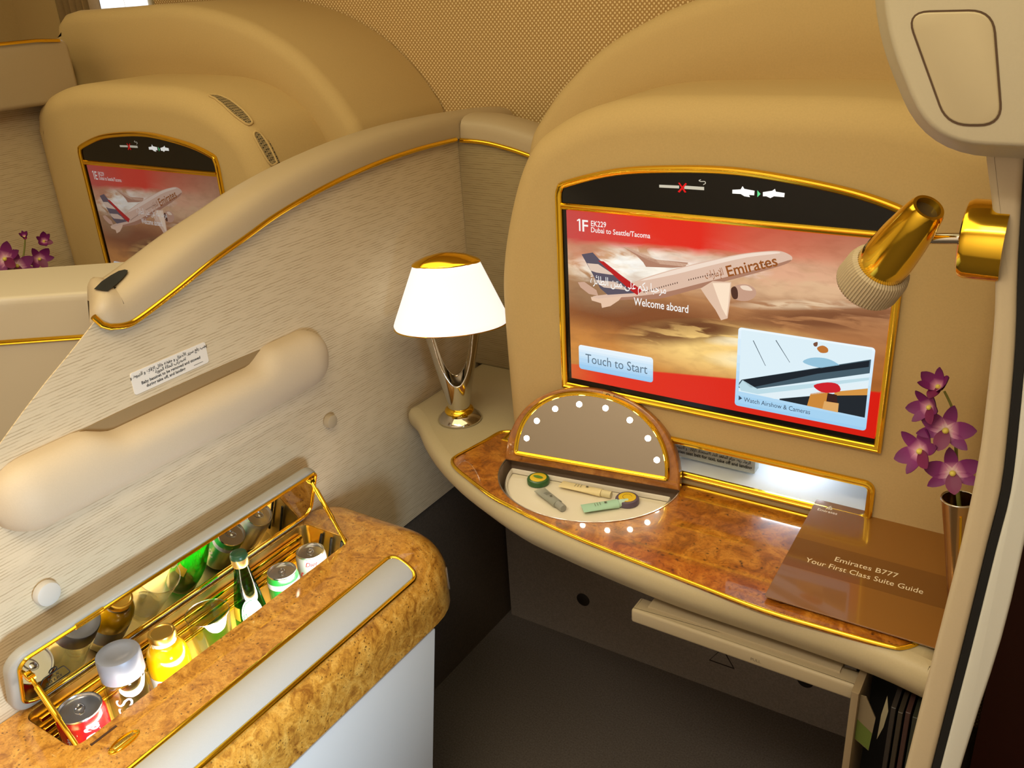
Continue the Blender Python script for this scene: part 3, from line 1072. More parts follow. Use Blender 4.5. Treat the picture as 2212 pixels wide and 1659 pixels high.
m.add([(NX1 - e, 1.276, NZ0), (NX1 - e, yb, NZ0), (NX1 - e, yb, NZ1), (NX1 - e, 1.276, NZ1)], [(0, 1, 2, 3)])
m.add([(NX0 + e, 1.276, NZ0), (NX0 + e, yb, NZ0), (NX0 + e, yb, NZ1), (NX0 + e, 1.276, NZ1)], [(3, 2, 1, 0)])
m.build('liner', WHITEIN, nich)
m = MB()
box(m, -0.40, -0.30, 1.35, 1.36, NZ1 - 0.004, NZ1 - 0.0015)
m.build('light_strip', glow('slot_light', (236, 244, 255), 22.0), nich)
m = MB()
box(m, -0.66, -0.57, 1.33, 1.34, NZ1 - 0.004, NZ1 - 0.0015)
m.build('light_strip', bpy.data.materials['slot_light'], nich)
m = MB()
slab(m, (0, 1.312, 0), X, Z, -Y, rrect(-0.555, -0.405, 0.807, 0.8560, 0.003), 0.02, 0.001, 2)
pl = m.build('placard', plain('grey_placard', (176, 180, 172), 0.5))
tag(pl, 'grey printed placard about life vest and seat belt inside the lit slot', 'placard')
m = MB()
for k, (s_, sz, xx) in enumerate([(arabic('سترة النجاة في ذراع المقعد'), 0.0095, -0.480), ('Life vest in armrest cap', 0.0095, -0.480), (arabic('الرجاء ربط حزام المقعد أثناء الاستعداد للإقلاع و الهبوط'), 0.0082, -0.480), ('Fasten seat belt for taxi, take off and landing', 0.0088, -0.480)]):
    text(m, s_, sz, (xx, 1.3113, 0.8430 - k * 0.0093), X, Z, 'c', fit=(0.050, 0.072, 0.135, 0.140)[k], bold=0.02)
m.build('lettering', INK, pl)

# ------------------------------------------------------------------ desk with vanity well
HA = V3((-0.838, 1.204, 0.0))
HB = V3((-0.512, 1.248, 0.0))
HU = (HB - HA).normalized()
HN = V3((HU.y, -HU.x, 0))
HC = (HA + HB) / 2
HW = (HB - HA).length / 2


def wellpt(a, k=1.0, dn=0.0):
    return HC + HU * (HW * k * math.cos(a)) + HN * (0.150 * k * math.sin(a) + dn)


desk = empty('desk', (-0.6, 1.3, 0.70))
tag(desk, 'curved grey side desk with glossy burl top, gold trim and open vanity mirror', 'desk')
edge = [(-1.1067,1.2747,0.75),(-1.0412,1.218,0.75),(-0.9658,1.1634,0.75),(-0.8735,1.1129,0.75),(-0.741,1.062,0.75),(-0.6485,1.0436,0.75),(-0.5653,1.0308,0.75),(-0.4732,1.0204,0.75),(-0.3899,1.0156,0.75),(-0.2541,1.014,0.75),(-0.1427,1.0086,0.75)]
do = [(-1.150, 1.580), (-1.150, 1.36)] + smooth([(-1.150, 1.33), (-1.148, 1.30)] + [(p[0], p[1]) for p in edge] + [(-0.062, 0.992)], 4) + [(-0.062, 1.580)]
m = MB()
lo = list(do)
if poly_area(lo) < 0:
    lo.reverse()
zs = [(0.022, 0.777), (0.012, 0.7755), (0.005, 0.771), (0.001, 0.764), (0.0, 0.752), (0.002, 0.742), (0.010, 0.730), (0.022, 0.716), (0.028, 0.708), (0.040, 0.704)]
loops = []
for d_, z_ in zs:
    q = inset(lo, d_)
    q = [(max(-1.150, min(-0.062, a)), min(1.580, b)) for a, b in q]
    loops.append([V3((a, b, z_)) for a, b in q])
grid(m, loops, 0, False, True, flip=True)
capped = len(m.v)
m.add(loops[-1], [tuple(reversed(range(len(lo))))])
DESK_MB, DESK_TOP = m, loops[0]
gpts = [(-0.8888,1.3049,0.777),(-0.908,1.291,0.777),(-0.9143,1.2514,0.777),(-0.9223,1.208,0.777),(-0.9292,1.1723,0.777),(-0.9251,1.1548,0.777),(-0.9054,1.1378,0.777),(-0.8642,1.1179,0.777),(-0.7936,1.0873,0.777),(-0.7414,1.0727,0.777),(-0.6931,1.0612,0.777),(-0.5966,1.0442,0.777),(-0.5105,1.0338,0.777),(-0.3932,1.0217,0.777),(-0.2874,1.0117,0.777),(-0.1939,1.0135,0.777),(-0.1245,1.0176,0.777),(-0.1087,1.0233,0.777),(-0.0972,1.0366,0.777)]
go = smooth([(p[0], p[1]) for p in gpts], 4) + [(-0.085, 1.06), (-0.080, 1.20), (-0.080, 1.270), (-0.86, 1.270)]
go = go[:-1] + [(-0.885, 1.270)]
m = MB()
slab(m, (0, 0, 0.7785), X, Y, Z, go, 0.006, 0, 1)
top = m.build('burl_top', BURL, desk)
wo = [wellpt(PI * k / 40) for k in range(41)] + [wellpt(PI) - HN * 0.022, wellpt(0) - HN * 0.022]
wo = [(p.x, p.y) for p in wo]
bm = bmesh.new()
ed = []
for ring_, z_ in ((DESK_TOP, 0.777), ([V3((a, b, 0.777)) for a, b in wo], 0.777)):
    vs = []
    for p in ring_:
        if not vs or (vs[-1].co - p).length > 1e-5:
            vs.append(bm.verts.new(p))
    if (vs[0].co - vs[-1].co).length < 1e-5:
        bm.verts.remove(vs.pop())
    ed += [bm.edges.new((vs[i], vs[(i + 1) % len(vs)])) for i in range(len(vs))]
bmesh.ops.triangle_fill(bm, use_beauty=True, use_dissolve=False, edges=ed)
bm.verts.index_update()
tris = []
for f_ in bm.faces:
    ids = [v.index for v in f_.verts]
    tris.append(ids if f_.normal.z > 0 else ids[::-1])
DESK_MB.add([v.co.copy() for v in bm.verts], tris)
bm.free()
body = DESK_MB.build('body', DESKM, desk, 50)
for tgt in (top,):
    m = MB()
    slab(m, (0, 0, 0.80), X, Y, Z, wo, 0.075, 0, 1)
    cut(tgt, m)
m = MB()
g3 = [(a, b, 0.7775) for a, b in go]
if poly_area(go) < 0:
    g3.reverse()
sweep(m, g3, [(0.0035 * math.cos(t), 0.004 * math.sin(t) + 0.0005) for t in [PI * k / 6 for k in range(7)]], Z, True)
m.build('gold_trim', GOLD, desk, 60)
m = MB()
sweep(m, [V3((a, b, 0.7785)) for a, b in wo[:41]], [(-0.0012, -0.004), (-0.0012, 0.0012), (0.0008, 0.0012), (0.0008, -0.004)], Z)
m.build('well_edge', SILVER, desk)
# lining of the well
m = MB()
ringo = [wellpt(PI * k / 40, 0.995) for k in range(41)]
ringo = ringo + [wellpt(PI, 0.995) - HN * 0.02, wellpt(0, 0.995) - HN * 0.02]
a_ = [V3((p.x, p.y, 0.7775)) for p in ringo]
b_ = [V3((p.x, p.y, 0.7285)) for p in ringo]
grid(m, [a_, b_], 0, False, True)
m.add(b_, [tuple(range(len(b_)))])
m.build('well_liner', plain('grey_brown_liner', (150, 128, 106), 0.45), desk)
# open vanity lid: leaning back on its hinge
TILT = math.radians(13)
LB = (Z * math.cos(TILT) - HN * math.sin(TILT)).normalized()
LN = (HN * math.cos(TILT) + Z * math.sin(TILT)).normalized()
LO = HC + V3((0, 0, 0.781)) + HN * 0.004
LH = 0.156


def dshape(k, lift, n=44, ry=1.0):
    o_ = []
    for i in range(n + 1):
        a = PI * i / n
        ca, sa = math.cos(a), math.sin(a)
        o_.append((HW * k * (abs(ca) ** 0.92) * (1 if ca > 0 else -1), lift + (LH * k * ry - lift * 0.3) * sa ** 0.92))
    return o_


m = MB()
slab(m, LO, HU, LB, LN, dshape(1.0, 0.0), 0.020, 0.004, 3, 0, True, 0.004)
lid = m.build('vanity_lid', burl_mat('burl_lid', (190, 130, 62), (166, 102, 38), (130, 76, 24), (96, 52, 16)), desk)
lid['label'] = 'half-round burl mirror lid standing open'
ring = rounded(dshape(0.865, 0.018), 0.01, 3)
m = MB()
rp = [LO + HU * a + LB * b + LN * 0.0003 for a, b in ring]
sweep(m, rp, [(-a * 0.9, b) for a, b in BAND], LN, True)
m.build('gold_ring', GOLD, lid, 40)
m = MB()
slab(m, LO + LN * 0.0012, HU, LB, LN, ring, 0.002, 0, 1)
m.build('mirror', plain('vanity_mirror_glass', (206, 196, 182), 0.02, 1.0), lid)
for k in range(8):
    a = math.radians(11 + 158 * k / 7)
    c = LO + HU * (HW * 0.755 * math.cos(a)) + LB * (0.030 + 0.098 * math.sin(a)) + LN * 0.002
    m = MB()
    ball(m, c, 0.0052, 14, 0, 0.6, LN)
    m.build('bulb', BULB, lid)
m = MB()
c0 = LO + HU * 0.027 + LB * 0.1475 + LN * 0.0015
slab(m, c0, (HU - LB * 0.17).normalized(), (LB + HU * 0.17).normalized(), LN, [(-0.010, -0.0060), (0.010, -0.0060), (0.010, 0.0060), (-0.010, 0.0060)], 0.002, 0.0004, 1)
cl = m.build('clasp', plain('pale_clasp', (214, 176, 112), 0.4), lid)
m = MB()
tube(m, [c0 + HU * (0.0045 * math.cos(t)) + LB * (0.0045 * math.sin(t)) + LN * 0.0002 for t in [2 * PI * q / 14 for q in range(14)]], 0.0006, 6, True)
m.build('clasp_ring', INK, lid)
# white amenity tray under a clear cover, with its little pots and tubes
trayn = [wellpt(PI * k / 36, 0.92, 0.004) for k in range(37)]
TZ = 0.757
tro = rounded([(p.x, p.y) for p in trayn], 0.016, 4)
m = MB()
slab(m, (0, 0, TZ), X, Y, Z, tro, 0.020, 0.004, 3)
tr = m.build('amenity_tray', plain('white_tray', (226, 216, 196), 0.5))
tag(tr, 'white half-round amenity tray inside the open vanity well', 'tray')
m = MB()
sweep(m, [V3((a, b, TZ + 0.001)) for a, b in (tro if poly_area(tro) > 0 else tro[::-1])], [(-0.003, 0), (-0.003, 0.006), (-0.001, 0.009), (0.001, 0.006), (0.001, 0)], Z, True)
m.build('clear_rim', plain('glossy_clear_rim', (214, 206, 194), 0.08, coat=1.0), tr)


def pot(px, rim, lidc, label):
    t = empty('cosmetic_pot', px)
    tag(t, label, 'pot', 'pots in the amenity tray')
    m = MB()
    lathe(m, px, Z, [(0.0185, 0), (0.0205, 0.002), (0.0205, 0.009), (0.019, 0.011), (0.0150, 0.0115)], 28)
    m.build('jar', rim, t)
    m = MB()
    lathe(m, V3(px) + Z * 0.0108, Z, [(0.0152, 0), (0.0152, 0.0012), (0.0140, 0.0016)], 28)
    m.build('lid', lidc, t)
    return t


YEL = plain('yellow_lid', (222, 186, 46), 0.4)
p_ = V3((-0.761,1.1919,0.76))
t = pot((p_.x, p_.y, TZ), plain('green_jar', (52, 92, 50), 0.3), YEL, 'yellow lidded pot with green rim, at the left of the amenity tray')
m = MB()
lf = [(0.010 * math.cos(a) * (1 if math.cos(a) > 0 else 1), 0.0045 * math.sin(a)) for a in [2 * PI * k / 14 for k in range(14)]]
m.add([V3((p_.x + a, p_.y + b, TZ + 0.0130)) for a, b in lf], [tuple(range(14))])
m.build('leaf_print', plain('leaf_green', (88, 130, 50), 0.5), t)
p_ = V3((-0.5899,1.2048,0.76))
t = pot((p_.x, p_.y, TZ), plain('purple_jar', (92, 78, 96), 0.3), YEL, 'yellow lidded pot with dusky purple rim, at the right of the amenity tray')
m = MB()
tube(m, [V3((p_.x + 0.008 * math.cos(a), p_.y + 0.008 * math.sin(a), TZ + 0.0126)) for a in [PI * k / 8 + 0.6 for k in range(11)]], 0.0005, 5)
m.build('swirl_print', plain('swirl_brown', (150, 120, 40), 0.5), t)


def ctube(a, b, wd, col, capc, label, trans=0.0, cap_first=True):
    a, b = V3(a), V3(b)
    d_ = (b - a)
    Ln = d_.length
    d_.normalize()
    s_ = V3((-d_.y, d_.x, 0))
    t_ = empty('cosmetic_tube', a)
    tag(t_, label, 'tube', 'tubes in the amenity tray')
    m = MB()
    R = []
    for i in range(9):
        f_ = i / 8
        h = 0.0065 * (1 - f_ * 0.85)
        ww_ = wd * (0.82 + 0.18 * f_)
        R.append([a + d_ * (Ln * f_) + s_ * (ww_ * math.cos(q)) + Z * (0.0068 + h * math.sin(q)) for q in [2 * PI * k / 16 for k in range(16)]])
    grid(m, R, 0, False, True)
    m.add(R[0], [tuple(reversed(range(16)))])
    m.add(R[-1], [tuple(range(16))])
    m.build('sleeve', plain('tube_' + label[:5], col, 0.35, trans=trans, ior=1.2), t_)
    m = MB()
    lathe(m, a + Z * 0.0068 - d_ * 0.018, d_, [(0.0062, 0), (0.0066, 0.002), (0.0066, 0.0175)], 18)
    m.build('cap', plain('tubecap_' + label[:5], capc, 0.35, trans=trans, ior=1.2), t_)
    m = MB()
    c_ = a + d_ * (Ln * 0.35) + Z * 0.0132
    m.add([c_ + d_ * u_ + s_ * v_ for u_, v_ in ((-0.002, -0.002), (0.002, -0.002), (0.002, 0.002), (-0.002, 0.002))], [(0, 1, 2, 3)])
    for q in range(3):
        c_ = a + d_ * (Ln * (0.5 + 0.07 * q)) + Z * (0.0116 - 0.0006 * q)
        m.add([c_ + d_ * u_ + s_ * v_ for u_, v_ in ((-0.0004, -0.005), (0.0004, -0.005), (0.0004, 0.004), (-0.0004, 0.004))], [(0, 1, 2, 3)])
    m.build('print', plain('tube_print', (84, 84, 70), 0.6), t_)
    return t_


A1, B1 = [(-0.6386,1.2037,0.757),(-0.7175,1.1982,0.757)]
ctube((A1[0], A1[1], TZ), (B1[0], B1[1], TZ), 0.011, (224, 206, 160), (214, 200, 160), 'cream paper-wrapped tube lying along the back of the amenity tray')
A1, B1 = [(-0.5982,1.1859,0.757),(-0.6446,1.1437,0.757)]
ctube((A1[0], A1[1], TZ), (B1[0], B1[1], TZ), 0.013, (168, 206, 182), (186, 216, 196), 'mint green tube lying at the front of the amenity tray')
A1, B1 = [(-0.689,1.137,0.757),(-0.7425,1.164,0.757)]
ctube((A1[0], A1[1], TZ), (B1[0], B1[1], TZ), 0.011, (214, 216, 204), (222, 222, 214), 'clear little bottle lying at the left of the amenity tray', 0.6)

# ------------------------------------------------------------------ suite guide booklet
bk = empty('booklet', (-0.18, 1.035, 0.783))
tag(bk, 'brown glossy suite guide booklet lying on the burl desk top', 'booklet')
BO = V3((-0.2945, 1.0335, 0.7855))
BV = V3((0, 0.252, 0.019)).normalized()
BNn = X.cross(BV)
BROWN = plain('brown_cover', (134, 88, 36), 0.22, coat=0.6)
m = MB()
slab(m, BO, X, BV, BNn, rrect(0, 0.232, 0, 0.2535, 0.003, 2), 0.0012, 0.0003, 1)
m.build('cover', BROWN, bk)
m = MB()
slab(m, BO - BNn * 0.0013, X, BV, BNn, [(0.001, 0.002), (0.230, 0.002), (0.230, 0.2525), (0.001, 0.2525)], 0.0022, 0, 1)
m.build('pages', WHITEL, bk)
m = MB()
slab(m, BO + BNn * 0.00015, X, BV, BNn, [(0.0002, 0.078), (0.2318, 0.078), (0.2318, 0.146), (0.0002, 0.146)], 0.0003, 0, 1)
m.build('cover_band', plain('darker_brown_band', (116, 74, 30), 0.25, coat=0.6), bk)
m = MB()
q = V3((-0.184,1.1372,0.792))
lf = lambda x, y: BO + X * (x - BO.x) + BV * ((y - BO.y) / BV.y) + BNn * 0.0004
text(m, 'Emirates B777', 0.0150, lf(-0.186, 1.1475), X, BV, 'c', wide=1.0)
text(m, 'Your First Class Suite Guide', 0.0150, lf(-0.186, 1.1285), X, BV, 'c', wide=0.93)
text(m, 'Emirates', 0.0088, lf(-0.270, 1.2570), X, BV, 'c', wide=1.0, bold=0.01)
m.build('lettering', plain('pale_print', (236, 220, 190), 0.5), bk)
m = MB()
for st in ([(-4, 0), (-1, 1), (3, 0.5), (5, 2)], [(-3, 2), (0, 3.2), (3, 2.5), (4, 4.5)], [(-2.5, 4.5), (0.5, 5.2), (2.5, 4.6), (2, 7.5)], [(-1.5, 6), (0.2, 8), (1.5, 9.5)], [(0, 0), (0.4, 4), (0.5, 9)], [(2.4, 0), (3.6, 3.0), (2.8, 6)], [(-3.6, 1), (-2.4, 3.6), (-0.6, 5.0)]):
    pp = [lf(-0.270 + a * 0.0011, 1.2655 + b * 0.0011) for a, b in st]
    sweep(m, smooth(pp, 4), [(-0.0005, 0), (-0.0005, 0.0002), (0.0005, 0.0002), (0.0005, 0)], BNn)
m.build('emblem', bpy.data.materials['pale_print'], bk)

# ------------------------------------------------------------------ table lamp
LP = V3((-1.016, 1.307, 0.7772))
lamp = empty('table_lamp', LP)
tag(lamp, 'small glowing white table lamp with gold top and chrome cone stem on the desk corner', 'lamp')
m = MB()
lathe(m, LP, Z, [(0.044, 0), (0.0455, 0.002), (0.044, 0.006), (0.031, 0.018), (0.027, 0.0195)], 44)
m.build('base', CHROME, lamp, 60)
m = MB()
lathe(m, LP, Z, [(0.027, 0.0192), (0.0300, 0.021), (0.0285, 0.025), (0.0240, 0.029), (0.0215, 0.0295)], 40)
m.build('collar', GOLD, lamp, 60)
# cone stem cut by a U-shaped opening front and back
cdir = math.atan2(-1.307, 1.016)
H0, H1, HUo = 0.029, 0.208, 0.084


def rad(h):
    return 0.0225 + (0.0585 - 0.0225) * ((h - H0) / (H1 - H0)) ** 1.05


def oval(mb, k):
    """The lamp is oval: shallower towards the corner it stands in."""
    d_ = V3((math.cos(cdir), math.sin(cdir), 0))
    mb.v = [p - d_ * ((p - LP).dot(d_) * (1 - k)) for p in mb.v]


def cone(h, a, off=0.0):
    r_ = rad(h) - off
    d_ = V3((math.cos(cdir), math.sin(cdir), 0))
    q = V3((r_ * math.cos(a), r_ * math.sin(a), 0))
    k = 1 - 0.35 * (h - H0) / (H1 - H0)
    return LP + q - d_ * (q.dot(d_) * (1 - k)) + Z * h


def gap(h):
    if h <= HUo:
        return 0.0
    t_ = min(1.0, (h - HUo) / 0.075)
    return math.radians(47) * (1 - (1 - t_) ** 2) ** 0.5


m = MB()
grid(m, [[cone(H0 + (HUo - H0) * i / 6, 2 * PI * k / 48) for k in range(48)] for i in range(7)], 0, False, True)
hs = [HUo + (H1 - HUo) * (i / 22) ** 1.6 for i in range(23)]
for side in (0, 1):
    rows_o, rows_i = [], []
    for h in hs:
        g_ = gap(h)
        a0 = cdir + side * PI + g_
        a1 = cdir + (side + 1) * PI - g_
        rows_o.append([cone(h, a0 + (a1 - a0) * j / 24) for j in range(25)])
        rows_i.append([cone(h, a0 + (a1 - a0) * j / 24, 0.003) for j in range(25)])
    grid(m, rows_o)
    grid(m, rows_i, flip=True)
m.build('stem', CHROME, lamp, 60)
m = MB()
for side in (0, 1):
    pa = [cone(h, cdir + side * PI + gap(h), 0.001) for h in reversed(hs)] + [cone(h, cdir + side * PI - gap(h), 0.001) for h in hs[1:]]
    tube(m, pa, 0.0019, 8)
m.build('stem_edging', plain('bright_chrome', (225, 222, 215), 0.05, 1.0), lamp, 60)
SHADE = glow('lamp_shade_white', (255, 250, 242), 0.86)
_n, _l = SHADE.node_tree.nodes, SHADE.node_tree.links
_b = _n['Principled BSDF']
_b.inputs['Base Color'].default_value = (0.5, 0.5, 0.48, 1)
m = MB()
pr = [(0.1105, 0.2075), (0.1120, 0.213), (0.1095, 0.220)] + [(0.1095 - (0.1095 - 0.0640) * k / 8, 0.220 + 0.109 * k / 8) for k in range(1, 9)] + [(0.0600, 0.3305)]
lathe(m, LP, Z, pr, 56, 0, False, False)
lathe(m, LP, Z, [(a - 0.003, b) for a, b in reversed(pr)], 56, 0, False, False)
oval(m, 0.62)
m.build('lamp_shade', SHADE, lamp, 60)
m = MB()
lathe(m, LP, Z, [(0.1060, 0.2035), (0.1105, 0.203), (0.1125, 0.2055), (0.1110, 0.209), (0.1060, 0.2085)], 56)
oval(m, 0.55)
m.build('bottom_rim', GOLD, lamp, 60)
m = MB()
lathe(m, LP, Z, [(0.0625, 0.328), (0.0660, 0.3295), (0.0645, 0.3325), (0.0585, 0.3360), (0.040, 0.3440), (0.018, 0.3490), (0.0, 0.3505)], 48)
oval(m, 0.5)
m.build('top_cap', GOLD, lamp, 60)
m = MB()
ball(m, LP + Z * 0.245, 0.018, 16, 0, 1.4)
m.build('bulb', glow('lamp_bulb', (255, 226, 180), 12.0), lamp)
m = MB()
tube(m, [LP + Z * 0.255, LP + Z * 0.335], 0.004, 10)
m.build('rod', CHROME, lamp)

# ------------------------------------------------------------------ partition between the two suites
trim = smooth([(0.690, 1.175), (0.715, 1.169), (0.739, 1.172), (0.805, 1.191), (0.877, 1.214), (0.953, 1.234), (1.033, 1.255), (1.148, 1.275), (1.273, 1.288), (1.412, 1.293), (1.545, 1.290)], 4)
aft = [(0.676, 1.186), (0.628, 1.155), (0.586, 1.130), (0.545, 1.103), (0.504, 1.074), (0.42, 1.00), (0.34, 0.90), (0.28, 0.78), (0.24, 0.505)]
part = empty('partition', (-1.19, 0.95, 0.0))
tag(part, 'cream striped fabric partition with taupe curved cap and gold piping left of the desk', 'partition')
m = MB()
o = [(0.24, 0.505), (1.78, 0.505), (1.78, 1.275)] + trim[::-1] + aft[:-1]
slab(m, (-1.157, 0, 0), Y, Z, X, o, 0.002, 0, 1)
m.build('fabric_panel', FABRIC, part)
m = MB()
slab(m, (-1.162, 0, 0), Y, Z, X, [(0.1, 0.0), (1.66, 0.0), (1.66, 0.505), (0.1, 0.505)], 0.05, 0, 1)
m.build('lower_panel', plain('shaded_lower_carpet', (84, 74, 64), 0.95, noise=0.3, nscale=260, bump=0.4, spec=0.05), part)  # darker copy of the wall carpet, shade put in against the cool light
CP = [(0.0, 0.0), (0.001, 0.018), (0.003, 0.030), (0.009, 0.040), (0.020, 0.046), (0.040, 0.049), (0.070, 0.048), (0.088, 0.042), (0.098, 0.030), (0.100, 0.0)]
cpath = trim[2:] + [(1.62, 1.286), (1.70, 1.281), (1.765, 1.275)]


def capsec(y, z, ty, tz, k=1.0, kz=1.0):
    l_ = math.hypot(ty, tz)
    ny, nz = -tz / l_, ty / l_
    fd = min(1.0, max(0.0, (0.80 - y) / 0.11))
    return [V3((-1.146 - 0.05 + (0.05 - a) * k, y + ny * b * kz + a * 0.40 * fd, z + nz * b * kz + a * 0.11 * fd)) for a, b in CP]


R = []
n_ = len(cpath)
for i in range(n_):
    a, b = cpath[max(0, i - 1)], cpath[min(n_ - 1, i + 1)]
    R.append(capsec(*cpath[i], b[0] - a[0], b[1] - a[1]))
t0 = (cpath[1][0] - cpath[0][0], cpath[1][1] - cpath[0][1])
st = []
for q in range(6):
    a = PI / 2 * q / 5
    dist = 0.026 * math.cos(a)
    y_, z_ = cpath[0][0] - dist, cpath[0][1] + 0.012 * math.cos(a)
    st.append(capsec(y_, z_, t0[0], t0[1], 0.55 + 0.45 * math.sin(a), 0.25 + 0.75 * math.sin(a)))
R = st[:-1] + R
en = []
for q in range(1, 6):
    a = PI / 2 * q / 5
    en.append(capsec(1.765 + 0.02 * math.sin(a), 1.275, 1, -0.08, 0.7 + 0.3 * math.cos(a), 0.55 + 0.45 * math.cos(a)))
R += en
m = MB()
grid(m, R, 0, False, True)
m.add(R[0], [tuple(range(len(CP)))])
m.add(R[-1], [tuple(reversed(range(len(CP))))])
capo = m.build('cap_rail', CAPM, part, 60)
m = MB()
SG = [[V3(p) for p in r] for r in [[(-1.1622,0.7109,1.216),(-1.1647,0.7076,1.2174),(-1.1687,0.7048,1.2184),(-1.1758,0.7044,1.2183),(-1.1849,0.7045,1.2178)],[(-1.1731,0.7355,1.2186),(-1.1795,0.7334,1.2191),(-1.1842,0.7295,1.2203),(-1.185,0.7241,1.2226),(-1.1866,0.7199,1.2244)],[(-1.1766,0.7485,1.2226),(-1.1823,0.7473,1.2231),(-1.1886,0.7465,1.2234),(-1.1967,0.7468,1.2232),(-1.2048,0.747,1.223)],[(-1.1806,0.7587,1.2261),(-1.1847,0.7583,1.2266),(-1.1897,0.7585,1.2268),(-1.1956,0.7592,1.2268),(-1.2015,0.7598,1.2267)],[(-1.1848,0.764,1.2283),(-1.1863,0.7639,1.2285),(-1.1886,0.7641,1.2285),(-1.1908,0.7644,1.2285),(-1.1931,0.7647,1.2285)]]]
SG = [[p + V3((0.0, -0.0008, 0.0042)) for p in r] for r in SG]
grid(m, SG)
grid(m, [[p - V3((0, 0, 0.004)) for p in r] for r in SG], flip=True)
m.build('slot', BLACKM, capo)
m = MB()
gp = [V3((-1.150, 0.672, 1.196)), V3((-1.148, 0.680, 1.182))] + [V3((-1.1465, a, b)) for a, b in trim]
sweep(m, gp, circ(0.0048, 10), X)
m.build('gold_piping', GOLD, part, 70)

ret = empty('partition', (-1.05, 1.6, 0.777))
tag(ret, 'short cross partition behind the lamp, joining the long one at a corner', 'partition')
m = MB()
o = [(-1.156, 0.777), (-0.86, 0.777), (-0.86, 1.22), (-0.945, 1.255), (-0.99, 1.266), (-1.03, 1.275), (-1.085, 1.284), (-1.156, 1.286)]
slab(m, (0, 1.565, 0), X, Z, -Y, o, 0.06, 0, 1)
m.build('fabric_panel', FABRICX, ret)
m = MB()
rc = smooth([(-1.1455, 1.286), (-1.085, 1.284), (-1.03, 1.275), (-0.99, 1.266), (-0.94, 1.252)], 4)
R = []
for i, (a, b) in enumerate(rc):
    R.append([V3((a, 1.560 + d_, b + h_)) for d_, h_ in CP])
grid(m, R, 0, False, True, flip=True)
m.add(R[0], [tuple(range(len(CP)))])
m.add(R[-1], [tuple(range(len(CP)))])
m.build('cap_rail', CAPM, ret, 60)
m = MB()
sweep(m, [V3((a, 1.560, b)) for a, b in rc], circ(0.0048, 10), Y)
m.build('gold_piping', GOLD, ret, 70)

# padded grab rail, two round buttons, placard on the partition
m = MB()
R = []
rail_y = [0.462 + (1.092 - 0.462) * k / 60 for k in range(61)]
for y_ in rail_y:
    e0, e1 = (y_ - 0.462) / 0.062, (1.092 - y_) / 0.055
    k = 1.0
    for e_ in (e0, e1):
        if e_ < 1:
            k = min(k, math.sqrt(max(0.0, 1 - (1 - e_) ** 2)))
    g_ = min(1, max(0, (y_ - 0.60) / 0.06)) * min(1, max(0, (0.965 - y_) / 0.05))
    g_ = g_ * g_ * (3 - 2 * g_)
    ht = 0.053 - 0.021 * g_
    zc = 0.993 - 0.004 * (y_ - 0.46) / 0.63
    R.append([V3((-1.157 + (0.048) * k * max(0, math.cos(a)) ** 0.75, y_, zc + k * (ht if a > 0 else 0.053) * math.sin(a))) for a in [PI * (j / 16 - 0.5) for j in range(17)]])
grid(m, R)
rail = m.build('grab_rail', CREAM, base=(-1.157, 0.78, 0.94))
tag(rail, 'long cream padded grab rail on the partition, above the open drinks chest', 'grab rail')
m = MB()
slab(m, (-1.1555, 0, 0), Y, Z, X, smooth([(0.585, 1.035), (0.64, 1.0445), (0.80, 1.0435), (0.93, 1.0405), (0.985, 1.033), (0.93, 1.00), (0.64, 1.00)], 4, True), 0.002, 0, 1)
m.build('grip_shade', plain('painted_shade_brown', (142, 116, 78), 0.8), rail)  # flat brown plate, paints the shade on the wall above the dipped grip
for k, (y_, z_, r_, lab) in enumerate([(0.498, 0.840, 0.0185, 'larger round grey button on the partition, left above the drinks chest lid'), (1.080, 0.846, 0.0135, 'smaller round taupe button on the partition, below the right end of the grab rail')]):
    m = MB()
    lathe(m, (-1.157, y_, z_), X, [(r_ * 0.8, 0), (r_, 0.003), (r_, 0.010), (r_ * 0.92, 0.0135), (r_ * 0.7, 0.0145), (0, 0.0145)], 32)
    tag(m.build('wall_button', plain('button_grey_%d' % k, (196, 188, 176) if k == 0 else (176, 158, 130), 0.4), base=(-1.157, y_, z_ - r_)), lab, 'button')
pb = empty('placard', (-1.157, 0.78, 1.075))
tag(pb, 'white printed baby bassinet placard on the partition, above the grab rail', 'placard')
PO = V3((-1.1562, 0.7075, 1.0580))
m = MB()
slab(m, PO + X * 0.0006, Y, Z, X, rrect(0, 0.1395, 0, 0.0355, 0.004), 0.0015, 0.0003, 1)
m.build('plate', plain('placard_white', (226, 216, 204), 0.5), pb)
m = MB()
cy = 0.0697
for s_, sz, yy, zz in ((arabic('يجب رفع سرير الأطفال و حفظه خلال الإقلاع و الهبوط و'), 0.0074, cy, 0.0265), (arabic('اضطراب الحالة الجوية'), 0.0074, cy, 0.0195), ('Baby bassinet to be removed and stowed', 0.0066, cy, 0.0122), ('during take off, and landing', 0.0066, cy - 0.012, 0.0050)):
    text(m, s_, sz, PO + X * 0.0009 + Y * yy + Z * zz, Y, Z, 'c', wide=0.9 if sz > 0.007 else 1.0, bold=0.02)
m.add([PO + X * 0.0009 + Y * a + Z * b for a, b in ((0.110, 0.0050), (0.128, 0.0050), (0.128, 0.0056), (0.110, 0.0056))], [(0, 1, 2, 3)])
m.build('lettering', INK, pb)

# ------------------------------------------------------------------ drinks chest (minibar)
bar = empty('drinks_chest', (-1.0, 0.68, 0.0))
tag(bar, 'burl drinks chest on the left with raised mirrored lid and grey padded front', 'minibar')
XF, YE, RB, ZTOP = -0.850, 1.092, 0.080, 0.688


